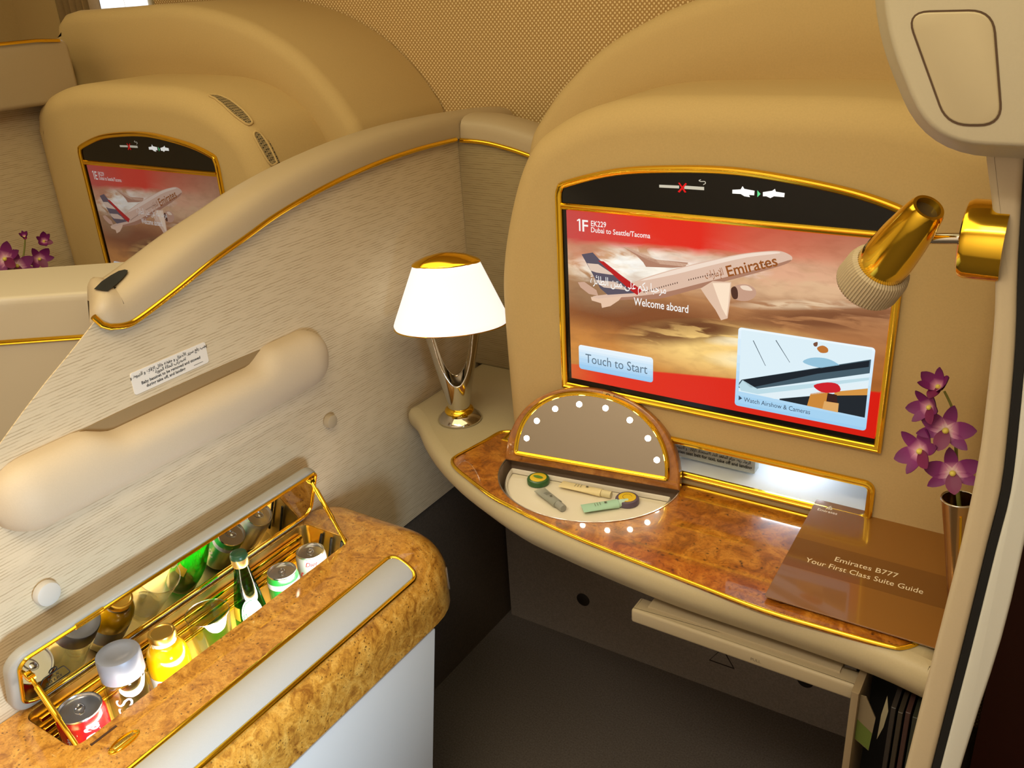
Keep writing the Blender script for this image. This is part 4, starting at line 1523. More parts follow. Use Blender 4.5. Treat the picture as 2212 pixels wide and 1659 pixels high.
def plan(d_, y0=0.16):
    r_ = max(0.03, 0.115 - d_)
    xf, ye = XF - d_, YE - d_
    o_ = [(-1.156, y0), (xf, y0)]
    for k in range(9):
        a = PI / 2 * k / 8
        o_.append((xf - r_ + r_ * math.cos(a), ye - r_ + r_ * math.sin(a)))
    for k in range(1, 4):
        o_.append((xf - r_ + (-1.11 - xf + r_) * k / 4, ye))
    r2 = 0.03
    for k in range(5):
        a = PI / 2 * k / 4
        o_.append((-1.126 - r2 * math.sin(a), ye - r2 + r2 * math.cos(a)))
    return o_


levels = [(0.006, 0.553), (0.0, 0.558), (0.0, 0.60)] + [(RB * (1 - math.cos(PI / 2 * k / 10)), ZTOP - RB + RB * math.sin(PI / 2 * k / 10)) for k in range(11)]
m = MB()
LL = [[V3((a, b, z_)) for a, b in plan(d_)] for d_, z_ in levels]
grid(m, LL, 0, False, True)
m.add(LL[0], [tuple(reversed(range(len(LL[0]))))])
m.add(LL[-1], [tuple(range(len(LL[-1])))])
bbody = m.build('body', BURLF, bar, 50)
OX0, OX1, OY0, OY1 = -1.142, -1.022, 0.412, 0.966
m = MB()
slab(m, (0, 0, 0.75), X, Y, Z, rrect(OX0, OX1, OY0, OY1, 0.018), 0.185, 0, 1)
cut(bbody, m)
FZ = 0.5785
m = MB()
oo = rrect(OX0 + 0.0012, OX1 - 0.0012, OY0 + 0.0012, OY1 - 0.0012, 0.017)
a_ = [V3((p[0], p[1], 0.6865)) for p in oo]
b_ = [V3((p[0], p[1], FZ)) for p in oo]
grid(m, [a_, b_], 0, False, True, flip=False)
m.add(b_, [tuple(range(len(oo)))])
m.build('gold_liner', plain('gold_liner_metal', (250, 222, 152), 0.28, 1.0), bar)
for zz in (0.668, 0.648, 0.628):
    m = MB()
    box(m, OX0 + 0.003, OX0 + 0.009, 0.43, 0.95, zz - 0.004, zz + 0.004, 0.002)
    m.build('rail', GOLD, bar)
m = MB()
box(m, OX1 - 0.0070, OX1 - 0.0025, 0.44, 0.94, 0.664, 0.676)
m.build('light_strip', glow('chest_light', (255, 250, 240), 38.0), bar)
# end grid at the far end of the chest well
m = MB()
for q in range(3):
    tube(m, [V3((OX0 + 0.02 + q * 0.03, OY1 - 0.005, 0.60)), V3((OX0 + 0.05 + q * 0.025, OY1 - 0.005, 0.68))], 0.0025, 6)
m.build('end_lattice', BLACKM, bar)


def front(y_, s_, off=0.0):
    """Point on the rounded front edge: s runs over the curve from the top."""
    a = s_ / RB
    return V3((XF - RB + (RB + off) * math.sin(a), y_, ZTOP - RB + (RB + off) * math.cos(a)))


S0, S1, PY0, PY1 = 0.006, 0.066, 0.17, 0.962
m = MB()
R = [[front(PY0 + (PY1 - PY0) * i / 40, S0 + (S1 - S0) * j / 12, 0.0022 + 0.0035 * math.sin(PI * j / 12)) for j in range(13)] for i in range(41)]
# rounded far end
for i in range(41):
    pass
o = rounded([(PY0, S0), (PY1 - 0.006, S0), (PY1, S1), (PY0, S1)], 0.012, 4)
ns = 12
m = MB()


def span(y_):
    e_ = (PY1 - 0.003 - y_) / 0.014
    if e_ >= 1:
        return S0, S1
    k_ = 0.010 * (1 - math.sqrt(max(0, 1 - (1 - max(0, e_)) ** 2)))
    return S0 + k_, S1 - k_


ys = [PY0 + (PY1 - 0.018 - PY0) * i / 30 for i in range(31)] + [PY1 - 0.018 + 0.016 * i / 8 for i in range(1, 9)]
R = []
for y_ in ys:
    a, b = span(y_)
    R.append([front(y_, a + (b - a) * j / ns, 0.0022 + 0.003 * math.sin(PI * j / ns)) for j in range(ns + 1)])
grid(m, R, flip=False)
pad = m.build('padded_panel', GREYPAD, bar, 60)
m = MB()
pth = [front(y_, span(y_)[0], 0.002) for y_ in ys] + [front(ys[-1] + 0.0005, span(ys[-1])[0] + (span(ys[-1])[1] - span(ys[-1])[0]) * j / 8, 0.002) for j in range(1, 8)] + [front(y_, span(y_)[1], 0.002) for y_ in reversed(ys)]
tube(m, pth, 0.0042, 10)
m.build('gold_frame', GOLD, bar, 70)
# lower cabinet with its white door
m = MB()
o = [(0.16, 0.0), (0.915, 0.0), (0.935, 0.27), (0.985, 0.553), (0.16, 0.553)]
slab(m, (-0.866, 0, 0), Y, Z, X, o, 0.288, 0.004, 2)
m.build('cabinet', plain('dark_grey_side', (70, 66, 62), 0.6), bar)
m = MB()
o = rounded([(0.17, 0.04), (0.900, 0.04), (0.922, 0.27), (0.972, 0.5515), (0.17, 0.5515)], 0.004, 3)
slab(m, (-0.8525, 0, 0), Y, Z, X, o, 0.014, 0.002, 2)
m.build('door', WHITEP, bar)
m = MB()
box(m, -0.884, -0.868, 0.940, 0.952, 0.455, 0.50, 0.003)
m.build('door_latch', BLACKM, bar)
# socket on the rounded end
sc_ = V3((-0.875, 1.002, 0.640))
for k in range(1):
    sn = V3((0.80, 0.6, 0.05)).normalized()
    sc_ = V3((XF - 0.115 + 0.115 * 0.80, YE - 0.115 + 0.115 * 0.6, 0.603))
    su = Z.cross(sn).normalized()
    sv = sn.cross(su)
    m = MB()
    slab(m, sc_ + sn * 0.0008, su, sv, sn, [(0.011 * math.cos(a), 0.024 * math.sin(a)) for a in [2 * PI * q / 28 for q in range(28)]], 0.006, 0.0008, 2)
    sk = m.build('socket', plain('socket_grey', (112, 96, 80), 0.5), bar)
    m = MB()
    for b in (0.006, -0.006):
        slab(m, sc_ + sn * 0.0018 + sv * b, su, sv, sn, [(-0.003, -0.0008), (0.003, 0.0008), (0.003, 0.0024), (-0.003, 0.0008)], 0.001, 0, 1)
    m.build('slots', INK, sk)
# oval gold badge and slit on the near end of the top
m = MB()
bo_ = V3((-0.972, 0.455, ZTOP))
lathe(m, (0, 0, 0), Z, [(0.024, -0.001), (0.024, 0.0012), (0.0225, 0.0026), (0.0205, 0.0026), (0.0195, 0.001), (0, 0.0012)], 40)
m.v = [V3((p.x * 0.44, p.y, p.z)) + bo_ for p in m.v]
bd = m.build('push_badge', GOLD, bar, 50)
m = MB()
box(m, bo_.x - 0.0035, bo_.x + 0.0035, bo_.y - 0.0165, bo_.y + 0.0165, ZTOP, ZTOP + 0.0032, 0.0015)
m.build('badge_bar', GOLD2, bd)
m = MB()
text(m, 'PUSH OPEN', 0.0048, bo_ + V3((0.0018, 0, 0.00345)), Y, -X, 'c')
m.build('badge_lettering', plain('badge_ink', (96, 70, 20), 0.5), bd)
m = MB()
box(m, -1.009, -1.005, 0.428, 0.468, ZTOP - 0.001, ZTOP + 0.0006)
m.build('slit', plain('dark_slit', (70, 40, 14), 0.6), bar)
# lid: hinged at the back of the opening, leaning a little into the room
LA = math.radians(19)
lv = V3((math.sin(LA), 0, math.cos(LA)))
ln = V3((math.cos(LA), 0, -math.sin(LA)))
LO2 = V3((-1.141, 0.0, 0.694))
m = MB()
slab(m, LO2, Y, lv, ln, rrect(0.402, 0.992, -0.004, 0.1185, 0.030, 7), 0.017, 0.005, 4, 0, True, 0.004)
blid = m.build('lid', GREYRIM, bar, 50)
m = MB()
gl = rounded([(0.436, 0.010), (0.972, 0.010), (0.983, 0.022), (0.983, 0.104), (0.978, 0.1085), (0.425, 0.1085), (0.416, 0.098), (0.416, 0.022)], 0.008, 3)
sweep(m, [LO2 + Y * a + lv * b for a, b in gl], [(-a * 0.62, b * 0.8) for a, b in BAND], ln, True)
m.build('lid_gold_frame', GOLD, blid, 50)
m = MB()
slab(m, LO2 + ln * 0.0012, Y, lv, ln, gl, 0.002, 0, 1)
m.build('lid_mirror', plain('lid_mirror_glass', (200, 196, 188), 0.015, 1.0), blid)
m = MB()
box(m, 0, 0.0, 0, 0, 0, 0)
m = MB()
slab(m, LO2 + ln * 0.004, Y, lv, ln, [(0.50, 0.104), (0.545, 0.104), (0.545, 0.1135), (0.50, 0.1135)], 0.004, 0.001, 1)
m.build('lid_catch', GOLD, blid)
m = MB()
wt = V3((0, 0.452, 0.030))
cx0, cy0 = 0.462, 0.020
pr = [(cx0 - 0.026, cy0), (cx0 + 0.026, cy0), (cx0 + 0.016, cy0 + 0.024), (cx0 - 0.016, cy0 + 0.024)]
sweep(m, [LO2 + ln * 0.0016 + Y * a + lv * b for a, b in rounded(pr, 0.003, 2)], [(-0.0006, 0), (-0.0006, 0.0002), (0.0006, 0.0002), (0.0006, 0)], ln, True)
tube(m, [LO2 + ln * 0.0018 + Y * (cx0 + 0.006 * math.cos(t_)) + lv * (cy0 + 0.029 + 0.005 * math.sin(t_)) for t_ in [2 * PI * q / 14 for q in range(14)]], 0.0006, 5, True)
text(m, 'MAX', 0.0085, LO2 + ln * 0.0018 + Y * cx0 + lv * (cy0 + 0.013), Y, lv, 'c')
text(m, '2.0 LBS', 0.0085, LO2 + ln * 0.0018 + Y * cx0 + lv * (cy0 + 0.004), Y, lv, 'c')
m.build('weight_mark', INK, blid)
for nm, p0, p1 in (('a', LO2 + Y * 0.428 + lv * 0.070 + ln * 0.004, V3((-1.024, 0.419, 0.683))), ('b', LO2 + Y * 0.970 + lv * 0.098 + ln * 0.004, V3((-1.024, 0.955, 0.683)))):
    m = MB()
    tube(m, [p0, p0.lerp(p1, 0.12), p0.lerp(p1, 0.14), p0.lerp(p1, 0.6), p0.lerp(p1, 0.62), p1], [0.003, 0.003, 0.0045, 0.0045, 0.0034, 0.0034], 10)
    d_ = (p1 - p0).normalized()
    box(m, p0.x - 0.004, p0.x + 0.004, p0.y - 0.005, p0.y + 0.005, p0.z - 0.005, p0.z + 0.005, 0.0015)
    m.build('stay_arm', GOLD, bar, 60)

# ------------------------------------------------------------------ drinks
def wrap(c, r_, a0, h0, vertical=False):
    c = V3(c)
    if vertical:
        return lambda x, y: c + V3((r_ * math.cos(a0 - y / r_), r_ * math.sin(a0 - y / r_), h0 + x))
    return lambda x, y: c + V3((r_ * math.cos(a0 + x / r_), r_ * math.sin(a0 + x / r_), h0 + y))


def can(loc, r_, h_, paint, label, words):
    t_ = empty('soda_can', loc)
    tag(t_, label, 'can', 'drinks in the chest')
    m = MB()
    lathe(m, loc, Z, [(r_ * 0.72, 0), (r_ * 0.80, 0.002), (r_ * 0.97, 0.010), (r_, 0.015), (r_, h_ - 0.013), (r_ * 0.98, h_ - 0.010), (r_ * 0.90, h_ - 0.003)], 40, 0, True, False)
    m.build('body', paint, t_, 50)
    m = MB()
    rr = r_ * 0.91
    lathe(m, loc, Z, [(rr, h_ - 0.0035), (rr + 0.0006, h_ - 0.001), (rr, h_), (rr - 0.0018, h_), (rr - 0.003, h_ - 0.004), (rr - 0.004, h_ - 0.0045), (0, h_ - 0.0042)], 40)
    tp = m.build('top', SILVER, t_, 50)
    m = MB()
    ta = math.atan2(-loc[1], -loc[0])
    c_ = V3(loc) + Z * (h_ - 0.0030)
    ux, uy = V3((math.cos(ta), math.sin(ta), 0)), V3((-math.sin(ta), math.cos(ta), 0))
    ov = [(0.011 * math.cos(a) * (r_ / 0.033), 0.0068 * math.sin(a) * (r_ / 0.033)) for a in [2 * PI * q / 20 for q in range(20)]]
    tube(m, [c_ + ux * a + uy * b for a, b in ov], 0.0011, 6, True)
    slab(m, c_ + Z * 0.0006, ux, uy, Z, [(a * 0.5 - 0.004, b * 0.8) for a, b in ov], 0.001, 0.0003, 1)
    tube(m, [c_ - Z * 0.001 + ux * (0.011 + 0.006 * math.cos(a)) + uy * (0.009 * math.sin(a)) for a in [PI * (q / 8 - 0.5) for q in range(9)]], 0.0006, 5)
    m.build('tab', plain('tab_silver', (190, 190, 194), 0.2, 1.0), t_, 50)
    for mats_, items in words:
        m = MB()
        for s_, sz, a0, h0, vert, sh, *ft in items:
            text(m, s_, sz, None, None, None, 'l' if vert else 'c', shear=sh, fit=ft[0] if ft else None, fn=wrap(loc, r_ * 1.004, math.radians(a0), h0, vert), bold=0.015)
        m.build('lettering', mats_, t_)
    return t_


REDP = plain('red_can_paint', (206, 20, 24), 0.25, coat=0.6)
WPR = plain('white_print', (240, 240, 236), 0.35)
can((-1.084, 0.462, FZ), 0.0335, 0.1115, REDP, 'red soda can with white script, nearest in the drinks chest', [(WPR, [('Coca-Cola', 0.044, 6, 0.008, True, 0.3, 0.090), ('Coke', 0.009, -66, 0.066, True, 0.0)])])
GRP = plain('green_can_paint', (44, 160, 62), 0.28, coat=0.6)
gc = can((-1.080, 0.848, FZ), 0.0275, 0.0985, GRP, 'green and white soda can right behind the green bottle', [(WPR, [('Sprite', 0.024, -38, 0.040, False, 0.3)])])
m = MB()
lathe(m, (-1.080, 0.848, FZ), Z, [(0.0277, 0.074), (0.0277, 0.0845)], 40, 0, False, False)
m.build('white_band', WPR, gc)
DIET = plain('silver_can_paint', (206, 206, 206), 0.3, 0.5)
can((-1.078, 0.916, FZ), 0.0272, 0.0985, DIET, 'silver soda can with red script, farthest in the drinks chest', [(plain('red_print', (206, 36, 40), 0.35), [('Coke', 0.030, -30, 0.052, False, 0.3), ('Diet', 0.012, -44, 0.082, False, 0.3)])])

# clear water bottle with a grey cap
wl = V3((-1.080, 0.534, FZ))
wb = empty('water_bottle', wl)
tag(wb, 'clear water bottle with wide silver grey cap, second from the near end', 'bottle', 'drinks in the chest')
m = MB()
lathe(m, wl, Z, [(0.0, 0.0), (0.028, 0.0), (0.0315, 0.003), (0.0315, 0.116), (0.030, 0.119), (0.0275, 0.1195)], 40)
lathe(m, wl, Z, [(0.0262, 0.1195), (0.0285, 0.115), (0.0292, 0.006), (0.0, 0.005)], 40, 0, False, False)
m.build('glass', GLASS, wb, 50)
m = MB()
lathe(m, wl, Z, [(0.0300, 0.1185), (0.0312, 0.120), (0.0312, 0.154), (0.0300, 0.1565), (0.0285, 0.157), (0.0170, 0.1568), (0.0150, 0.1555), (0.0, 0.1552)], 44)
m.build('cap', plain('cap_silver_grey', (138, 140, 150), 0.45, 0.15), wb, 40)
m = MB()
text(m, 'VOSS', 0.034, None, None, None, 'l', fn=wrap(wl, 0.0318, math.radians(-24), 0.018, True))
m.build('lettering', WPR, wb)

# orange juice
jl = V3((-1.080, 0.607, FZ))
jb = empty('juice_bottle', jl)
tag(jb, 'round bottle of orange juice with gold lid, beside the clear water bottle', 'bottle', 'drinks in the chest')
m = MB()
lathe(m, jl, Z, [(0.0, 0), (0.027, 0.0), (0.0305, 0.004), (0.0312, 0.040), (0.0320, 0.075), (0.0318, 0.095), (0.0290, 0.108), (0.0235, 0.118), (0.0190, 0.123), (0.0, 0.1235)], 40)
m.build('juice', ORANGE, jb, 60)
m = MB()
lathe(m, jl, Z, [(0.0190, 0.1225), (0.0182, 0.127), (0.0190, 0.132), (0.0, 0.132)], 36)
m.build('neck', plain('pale_neck_glass', (236, 222, 190), 0.08, coat=1.0), jb, 60)
m = MB()
lathe(m, jl, Z, [(0.0195, 0.130), (0.0208, 0.1315), (0.0208, 0.139), (0.0200, 0.1412), (0.0172, 0.1415), (0.0160, 0.1402), (0.0, 0.1398)], 40)
m.build('lid', GOLD2, jb, 40)
m = MB()
lathe(m, jl, Z, [(0.0316, 0.030), (0.0322, 0.072)], 40, 0, False, False)
lb = m.build('label', WPR, jb)
m = MB()
for q, a0 in enumerate((-62, -30)):
    m.add([wrap(jl, 0.0325, math.radians(a0), 0.060)(0.011 * math.cos(a), 0.010 * math.sin(a)) for a in [2 * PI * k / 20 for k in range(20)]], [tuple(range(20))])
m.build('fruit_print', plain('fruit_orange', (232, 92, 24), 0.4), lb)

# tumbler
tl = V3((-1.078, 0.688, FZ))
m = MB()
lathe(m, tl, Z, [(0.0, 0), (0.024, 0.0), (0.0265, 0.003), (0.0345, 0.119), (0.0343, 0.1205), (0.0335, 0.1205), (0.0252, 0.012), (0.0, 0.010)], 48, 0, False, False)
tube(m, [tl + V3((0.034 * math.cos(a), 0.034 * math.sin(a), 0.1205)) for a in [2 * PI * q / 48 for q in range(48)]], 0.0008, 6, True, 1)
lathe(m, tl, Z, [(0.0, 0.011), (0.0245, 0.0115), (0.0265, 0.003)], 40, 1, False, False)
tag(m.build('tumbler', [GLASS, thin_glass('bright_glass_rim', (250, 250, 248), 0.75)], angle=60, base=tl), 'empty clear glass tumbler between the juice and the green bottle', 'glass', 'drinks in the chest')

# green mineral water bottle
gl_ = V3((-1.078, 0.768, FZ))
gb = empty('green_bottle', gl_)
tag(gb, 'green glass mineral water bottle with gold neck band and white oval label', 'bottle', 'drinks in the chest')
m = MB()
lathe(m, gl_, Z, [(0.0, 0), (0.022, 0.0), (0.0265, 0.004), (0.0275, 0.045), (0.0262, 0.075), (0.0205, 0.110), (0.0150, 0.138), (0.0118, 0.160), (0.0115, 0.176), (0.0, 0.176)], 40)
m.build('glass', GGLASS, gb, 60)
m = MB()
lathe(m, gl_, Z, [(0.0128, 0.162), (0.0140, 0.165), (0.0138, 0.180), (0.0125, 0.1835)], 36)
m.build('neck_band', plain('gold_foil', (226, 196, 120), 0.3, 0.8), gb, 60)
m = MB()
lathe(m, gl_, Z, [(0.0145, 0.1775), (0.0145, 0.180), (0.0128, 0.1855), (0.0118, 0.1862), (0, 0.1862)], 36)
m.build('cap', plain('dark_green_cap', (36, 74, 46), 0.35), gb, 50)


def gr(h):
    pts = [(0.004, 0.0265), (0.045, 0.0275), (0.075, 0.0262), (0.110, 0.0205), (0.138, 0.0150)]
    for (h0, r0), (h1, r1) in zip(pts, pts[1:]):
        if h <= h1:
            return r0 + (r1 - r0) * (h - h0) / (h1 - h0)
    return 0.015


def onb(a0, x, h, k=1.02):
    r_ = gr(h) * k + 0.0002
    return gl_ + V3((r_ * math.cos(a0 + x / 0.026), r_ * math.sin(a0 + x / 0.026), h))


a0 = math.radians(-30)
m = MB()
for k_, mi_, s1 in ((1.02, 0, 1.0), (1.032, 1, 0.90), (1.044, 0, 0.84)):
    rows = []
    for i in range(13):
        v_ = -1 + 2 * i / 12
        hw = math.sqrt(max(0.0, 1 - v_ * v_))
        rows.append([onb(a0, 0.0185 * s1 * hw * (-1 + 2 * j / 10), 0.078 + 0.030 * s1 * v_, k_) for j in range(11)])
    grid(m, rows, mi_)
text(m, 'Perrier', 0.0125, None, None, None, 'c', shear=0.3, mi=1, fn=lambda x, y: onb(a0, x * 0.86 - y * 0.0, 0.080 + y + x * 0.5, 1.058))
m.build('label', [WPR, plain('label_green', (24, 120, 60), 0.4)], gb)
m = MB()
grid(m, [[onb(math.radians(-98), 0.009 * (-1 + 2 * j / 6), 0.066 + 0.024 * i / 6) for j in range(7)] for i in range(7)])
m.build('yellow_label', plain('label_yellow', (232, 190, 50), 0.4), gb)

# ------------------------------------------------------------------ fold-out tray under the desk, footwell
ty = empty('fold_out_tray', (-0.33, 1.02, 0.676))
tag(ty, 'grey fold-out table leaf sticking out under the front edge of the desk', 'tray table')
m = MB()
q = [(-0.493,1.0345,0.7),(-0.4823,1.0572,0.7),(-0.1749,1.0433,0.7),(-0.1521,1.0404,0.7)]
A_, B_ = V3((-0.4975, 1.030, 0.690)), V3((-0.158, 1.026, 0.690))
tu = (B_ - A_).normalized()
tvv = Z.cross(tu)
m = MB()
slab(m, A_, tu, tvv, Z, rrect(0, (B_ - A_).length, -0.003, 0.032, 0.004), 0.026, 0.005, 3, 0, True, 0.005)
ed = m.build('front_edge', TRAYM, ty, 50)
m = MB()
slab(m, A_ + Z * 0.0035, tu, tvv, Z, [(0.022, 0.012), ((B_ - A_).length - 0.026, 0.012), ((B_ - A_).length - 0.026, 0.25), (0.022, 0.25)], 0.012, 0.001, 2)
m.build('leaf', TRAYM, ty)
m = MB()
text(m, 'PULL', 0.007, A_ + tu * 0.20 - tvv * 0.0033 - Z * 0.017, tu, Z, 'c')
m.build('lettering', plain('faint_print', (110, 100, 84), 0.6), ed)
m = MB()
box(m, -0.168, -0.150, 1.07, 1.20, 0.676, 0.692)
m.build('slide', BLACKM, ty)

for k, (px_, lab) in enumerate([((-0.9233,1.63,0.1344), 'left dark round plug low on the footwell wall under the desk'), ((-0.3588,1.63,0.1204), 'right dark round plug low on the footwell wall, below the tray end')]):
    m = MB()
    lathe(m, px_, -Y, [(0.018, 0), (0.018, 0.002), (0.015, 0.004), (0, 0.004)], 28)
    tag(m.build('wall_plug', plain('plug_dark_%d' % k, (34, 28, 24), 0.6), base=px_), lab, 'plug')
m = MB()
c_ = V3((-0.5527,1.63,0.1039))
tube(m, [c_ + V3((-0.03, -0.001, -0.02)), c_ + V3((0, -0.001, 0.028)), c_ + V3((0.03, -0.001, -0.02))], 0.0015, 6, True)
tag(m.build('warning_mark', plain('faint_mark', (44, 36, 30), 0.6)), 'faint dark triangle mark on the footwell wall under the desk', 'mark')

# literature rack at the right end of the footwell
rk = empty('literature_rack', (-0.12, 1.0, 0.45))
tag(rk, 'dark narrow literature rack under the right end of the desk', 'rack')
m = MB()
a = [(-0.1599,1.0,0.6937),(-0.1481,1.0,0.6959),(-0.1633,1.0,0.5588),(-0.1755,1.0,0.5522)]
o = [(p[0], p[2]) for p in a[:2]] + [(a[2][0], 0.10), (a[3][0], 0.10)]
slab(m, (0, 1.0, 0), X, Z, -Y, [(-0.160, 0.700), (-0.150, 0.700), (-0.150, 0.10), (-0.160, 0.10)], 0.12, 0.002, 2)
m.build('side_panel', plain('rack_side', (128, 110, 84), 0.6), rk)
m = MB()
slab(m, (0, 1.10, 0), X, Z, -Y, [(-0.150, 0.10), (-0.062, 0.10), (-0.062, 0.70), (-0.150, 0.70)], 0.01, 0, 1)
m.build('back_panel', BLACKM, rk)
lits = [
    ('leaflet', 1.010, [(-0.1495, 0.690), (-0.142, 0.690), (-0.127, 0.660), (-0.130, 0.600), (-0.1495, 0.612)], (118, 104, 80), 'pale leaflet with green lower half in the literature rack', [(-0.1495, 0.648), (-0.1285, 0.632), (-0.130, 0.601), (-0.1495, 0.613)]),
    ('leaflet', 1.020, [(-0.118, 0.695), (-0.114, 0.670), (-0.117, 0.640), (-0.123, 0.615), (-0.122, 0.66)], (150, 140, 112), 'narrow pale folded leaflet standing right of the green leaflet in the rack', None),
]
for nm, yv, o, colr, lab, grn in lits:
    m = MB()
    slab(m, (0, yv, 0), X, Z, -Y, o, 0.002, 0, 1)
    lf_ = tag(m.build(nm, plain('leaflet_' + str(yv), colr, 0.6)), lab, 'leaflet')
    if grn:
        m = MB()
        slab(m, (0, yv - 0.0004, 0), X, Z, -Y, grn, 0.001, 0, 1)
        m.build('green_print', plain('leaflet_green', (84, 98, 36), 0.6), lf_)
for k in range(5):
    m = MB()
    x_ = -0.110 + k * 0.009
    slab(m, (0, 1.008, 0), X, Z, -Y, [(x_, 0.30), (x_ + 0.006, 0.30), (x_ + 0.006, 0.69 - 0.004 * (k % 2)), (x_, 0.69 - 0.004 * (k % 2))], 0.085, 0.0008, 1)
    tag(m.build('magazine', plain('magazine_%d' % k, (44 + 8 * (k % 3), 38 + 6 * (k % 2), 34), 0.5)), 'dark magazine standing in the literature rack by the door post', 'magazine', 'magazines in the literature rack')

# ------------------------------------------------------------------ aisle-side wall end, seal, door
pl_ = [(-0.0905, 1.45), (-0.087, 1.43), (-0.075, 1.383), (-0.064, 1.32), (-0.059, 1.275), (-0.0545, 1.20), (-0.0525, 1.14), (-0.0545, 1.05), (-0.0612, 0.92), (-0.0700, 0.745), (-0.086, 0.40), (-0.095, 0.0)]
pl_ = smooth(pl_, 3)
m = MB()
pr_ = smooth([(-0.060, 1.45), (-0.050, 1.35), (-0.040, 1.272), (-0.0330, 1.19), (-0.0290, 1.12), (-0.0315, 1.054), (-0.0360, 0.928), (-0.0434, 0.755), (-0.058, 0.40), (-0.066, 0.0)], 3)
o = pl_ + pr_[::-1]
slab(m, (0, 0.87, 0), X, Z, -Y, o, 0.69, 0.006, 5)
tag(m.build('door_post', POSTM, angle=60), 'tan upright wall end at the right, beside the reading lamp mount', 'post')
m = MB()
o = [(a + 0.0003, b) for a, b in pr_] + [(a + 0.0080, b) for a, b in pr_[::-1]]
slab(m, (0, 0.872, 0), X, Z, -Y, o, 0.02, 0, 1)
tag(m.build('door_seal', BLACKM), 'black rubber seal strip between the tan wall end and the white door edge', 'seal')
m = MB()
ri_ = smooth([(-0.020, 1.45), (-0.012, 1.35), (-0.004, 1.20), (-0.0010, 1.086), (-0.0030, 0.95), (-0.0146, 0.78), (-0.034, 0.40), (-0.045, 0.0)], 3)
o = [(a + 0.0085, b) for a, b in pr_] + ri_[::-1]
slab(m, (0, 0.868, 0), X, Z, -Y, o, 0.5, 0.003, 3)
tag(m.build('sliding_door', plain('pale_door', (204, 202, 192), 0.45), angle=50), 'edge of a pale grey sliding door at the far right', 'door')

# moulded housing hanging at the upper right
hs_ = empty('overhead_housing', (-0.10, 0.80, 1.44))
tag(hs_, 'grey moulded housing at the top right corner with a trapezoid inset cover', 'housing')
m = MB()
hq = [(-0.194, 1.70), (-0.192, 1.548), (-0.134, 1.436), (0.02, 1.436), (0.02, 1.70)]
slab(m, (0, 0.80, 0), X, Z, -Y, rounded(hq, 0.052, 8), 0.10, prof=[(0.0240, 0.0), (0.0215, 0.0008), (0.0195, 0.0030), (0.0185, 0.0060), (0.0040, 0.0500), (0.0010, 0.0560), (0.0, 0.0620), (0.0, 0.10)])
hb = m.build('shell', PUTTY, hs_, 60)
cv = [(p[0], p[2]) for p in [(-0.1487,0.8,1.5491),(-0.1432,0.8,1.553),(-0.0958,0.8,1.5527),(-0.0905,0.8,1.5458),(-0.0743,0.8,1.4813),(-0.0784,0.8,1.4722),(-0.1067,0.8,1.4713),(-0.1151,0.8,1.4788),(-0.149,0.8,1.5398)]]
cv = rounded([(cv[0][0] - 0.002, cv[1][1] + 0.001), (cv[3][0] - 0.001, cv[2][1] + 0.001), (cv[4][0] + 0.001, cv[5][1]), (cv[7][0] + 0.004, cv[6][1])], 0.016, 7)
if poly_area(cv) < 0:
    cv.reverse()
m = MB()
slab(m, (0, 0.7995, 0), X, Z, -Y, inset(cv, -0.0014), 0.002, 0, 1)
m.build('groove', plain('groove_brown', (84, 62, 42), 0.7), hs_)
m = MB()
slab(m, (0, 0.7985, 0), X, Z, -Y, cv, 0.003, 0.0014, 3)
m.build('inset_cover', plain('cover_putty', (184, 168, 136), 0.5), hs_)

# reading lamp
rl = empty('reading_lamp', (-0.08, 0.90, 1.32))
tag(rl, 'gold reading lamp with ribbed frosted rim, on the post in front of the large screen', 'lamp')
RC = V3((-0.066, 0.89, 1.357))
m = MB()
lathe(m, RC + X * 0.004, -X, [(0.036, 0.0), (0.036, 0.030), (0.034, 0.0345), (0.030, 0.036), (0, 0.036)], 44)
m.build('mount', GOLD, rl, 40)
m = MB()
tube(m, [RC - X * 0.030, V3((-0.140, 0.895, 1.351))], 0.0052, 14)
m.build('arm', CHROME, rl, 60)
H_T, H_B = V3((-0.1265, 0.868, 1.388)), V3((-0.1745, 0.905, 1.305))
ax = (H_B - H_T)
hl = ax.length
ax.normalize()
m = MB()
lathe(m, H_T, ax, [(0.0115, 0.006), (0.0115, 0.0), (0.0145, 0.0), (0.0165, 0.004), (0.0195, 0.020), (0.0225, 0.042), (0.0245, 0.066), (0.0252, hl * 0.82), (0.0240, hl * 0.84)], 44, 0, False)
m.build('head', GOLD, rl, 50)
m = MB()
lathe(m, H_T + ax * 0.006, ax, [(0.0, 0), (0.0118, 0)], 30, 0, False, False)
m.build('head_opening', plain('dark_brown_hole', (74, 58, 34), 0.5), rl)
m = MB()
u_ = ax.orthogonal().normalized()
v_ = ax.cross(u_)
R = []
nr = 192
for h_, r_ in ((hl * 0.80, 0.0250), (hl * 0.83, 0.0290), (hl * 0.90, 0.0312), (hl * 1.10, 0.0318), (hl * 1.13, 0.0300), (hl * 1.13, 0.0220)):
    R.append([H_T + ax * h_ + (u_ * math.cos(2 * PI * k / nr) + v_ * math.sin(2 * PI * k / nr)) * (r_ * (1 + (0.018 if k % 3 == 0 else -0.012))) for k in range(nr)])
grid(m, R, 0, False, True)
m.add(R[-1], [tuple(range(nr))])
m.build('ribbed_rim', plain('frosted_rim', (206, 186, 152), 0.35, trans=0.25, ior=1.3), rl, 20)

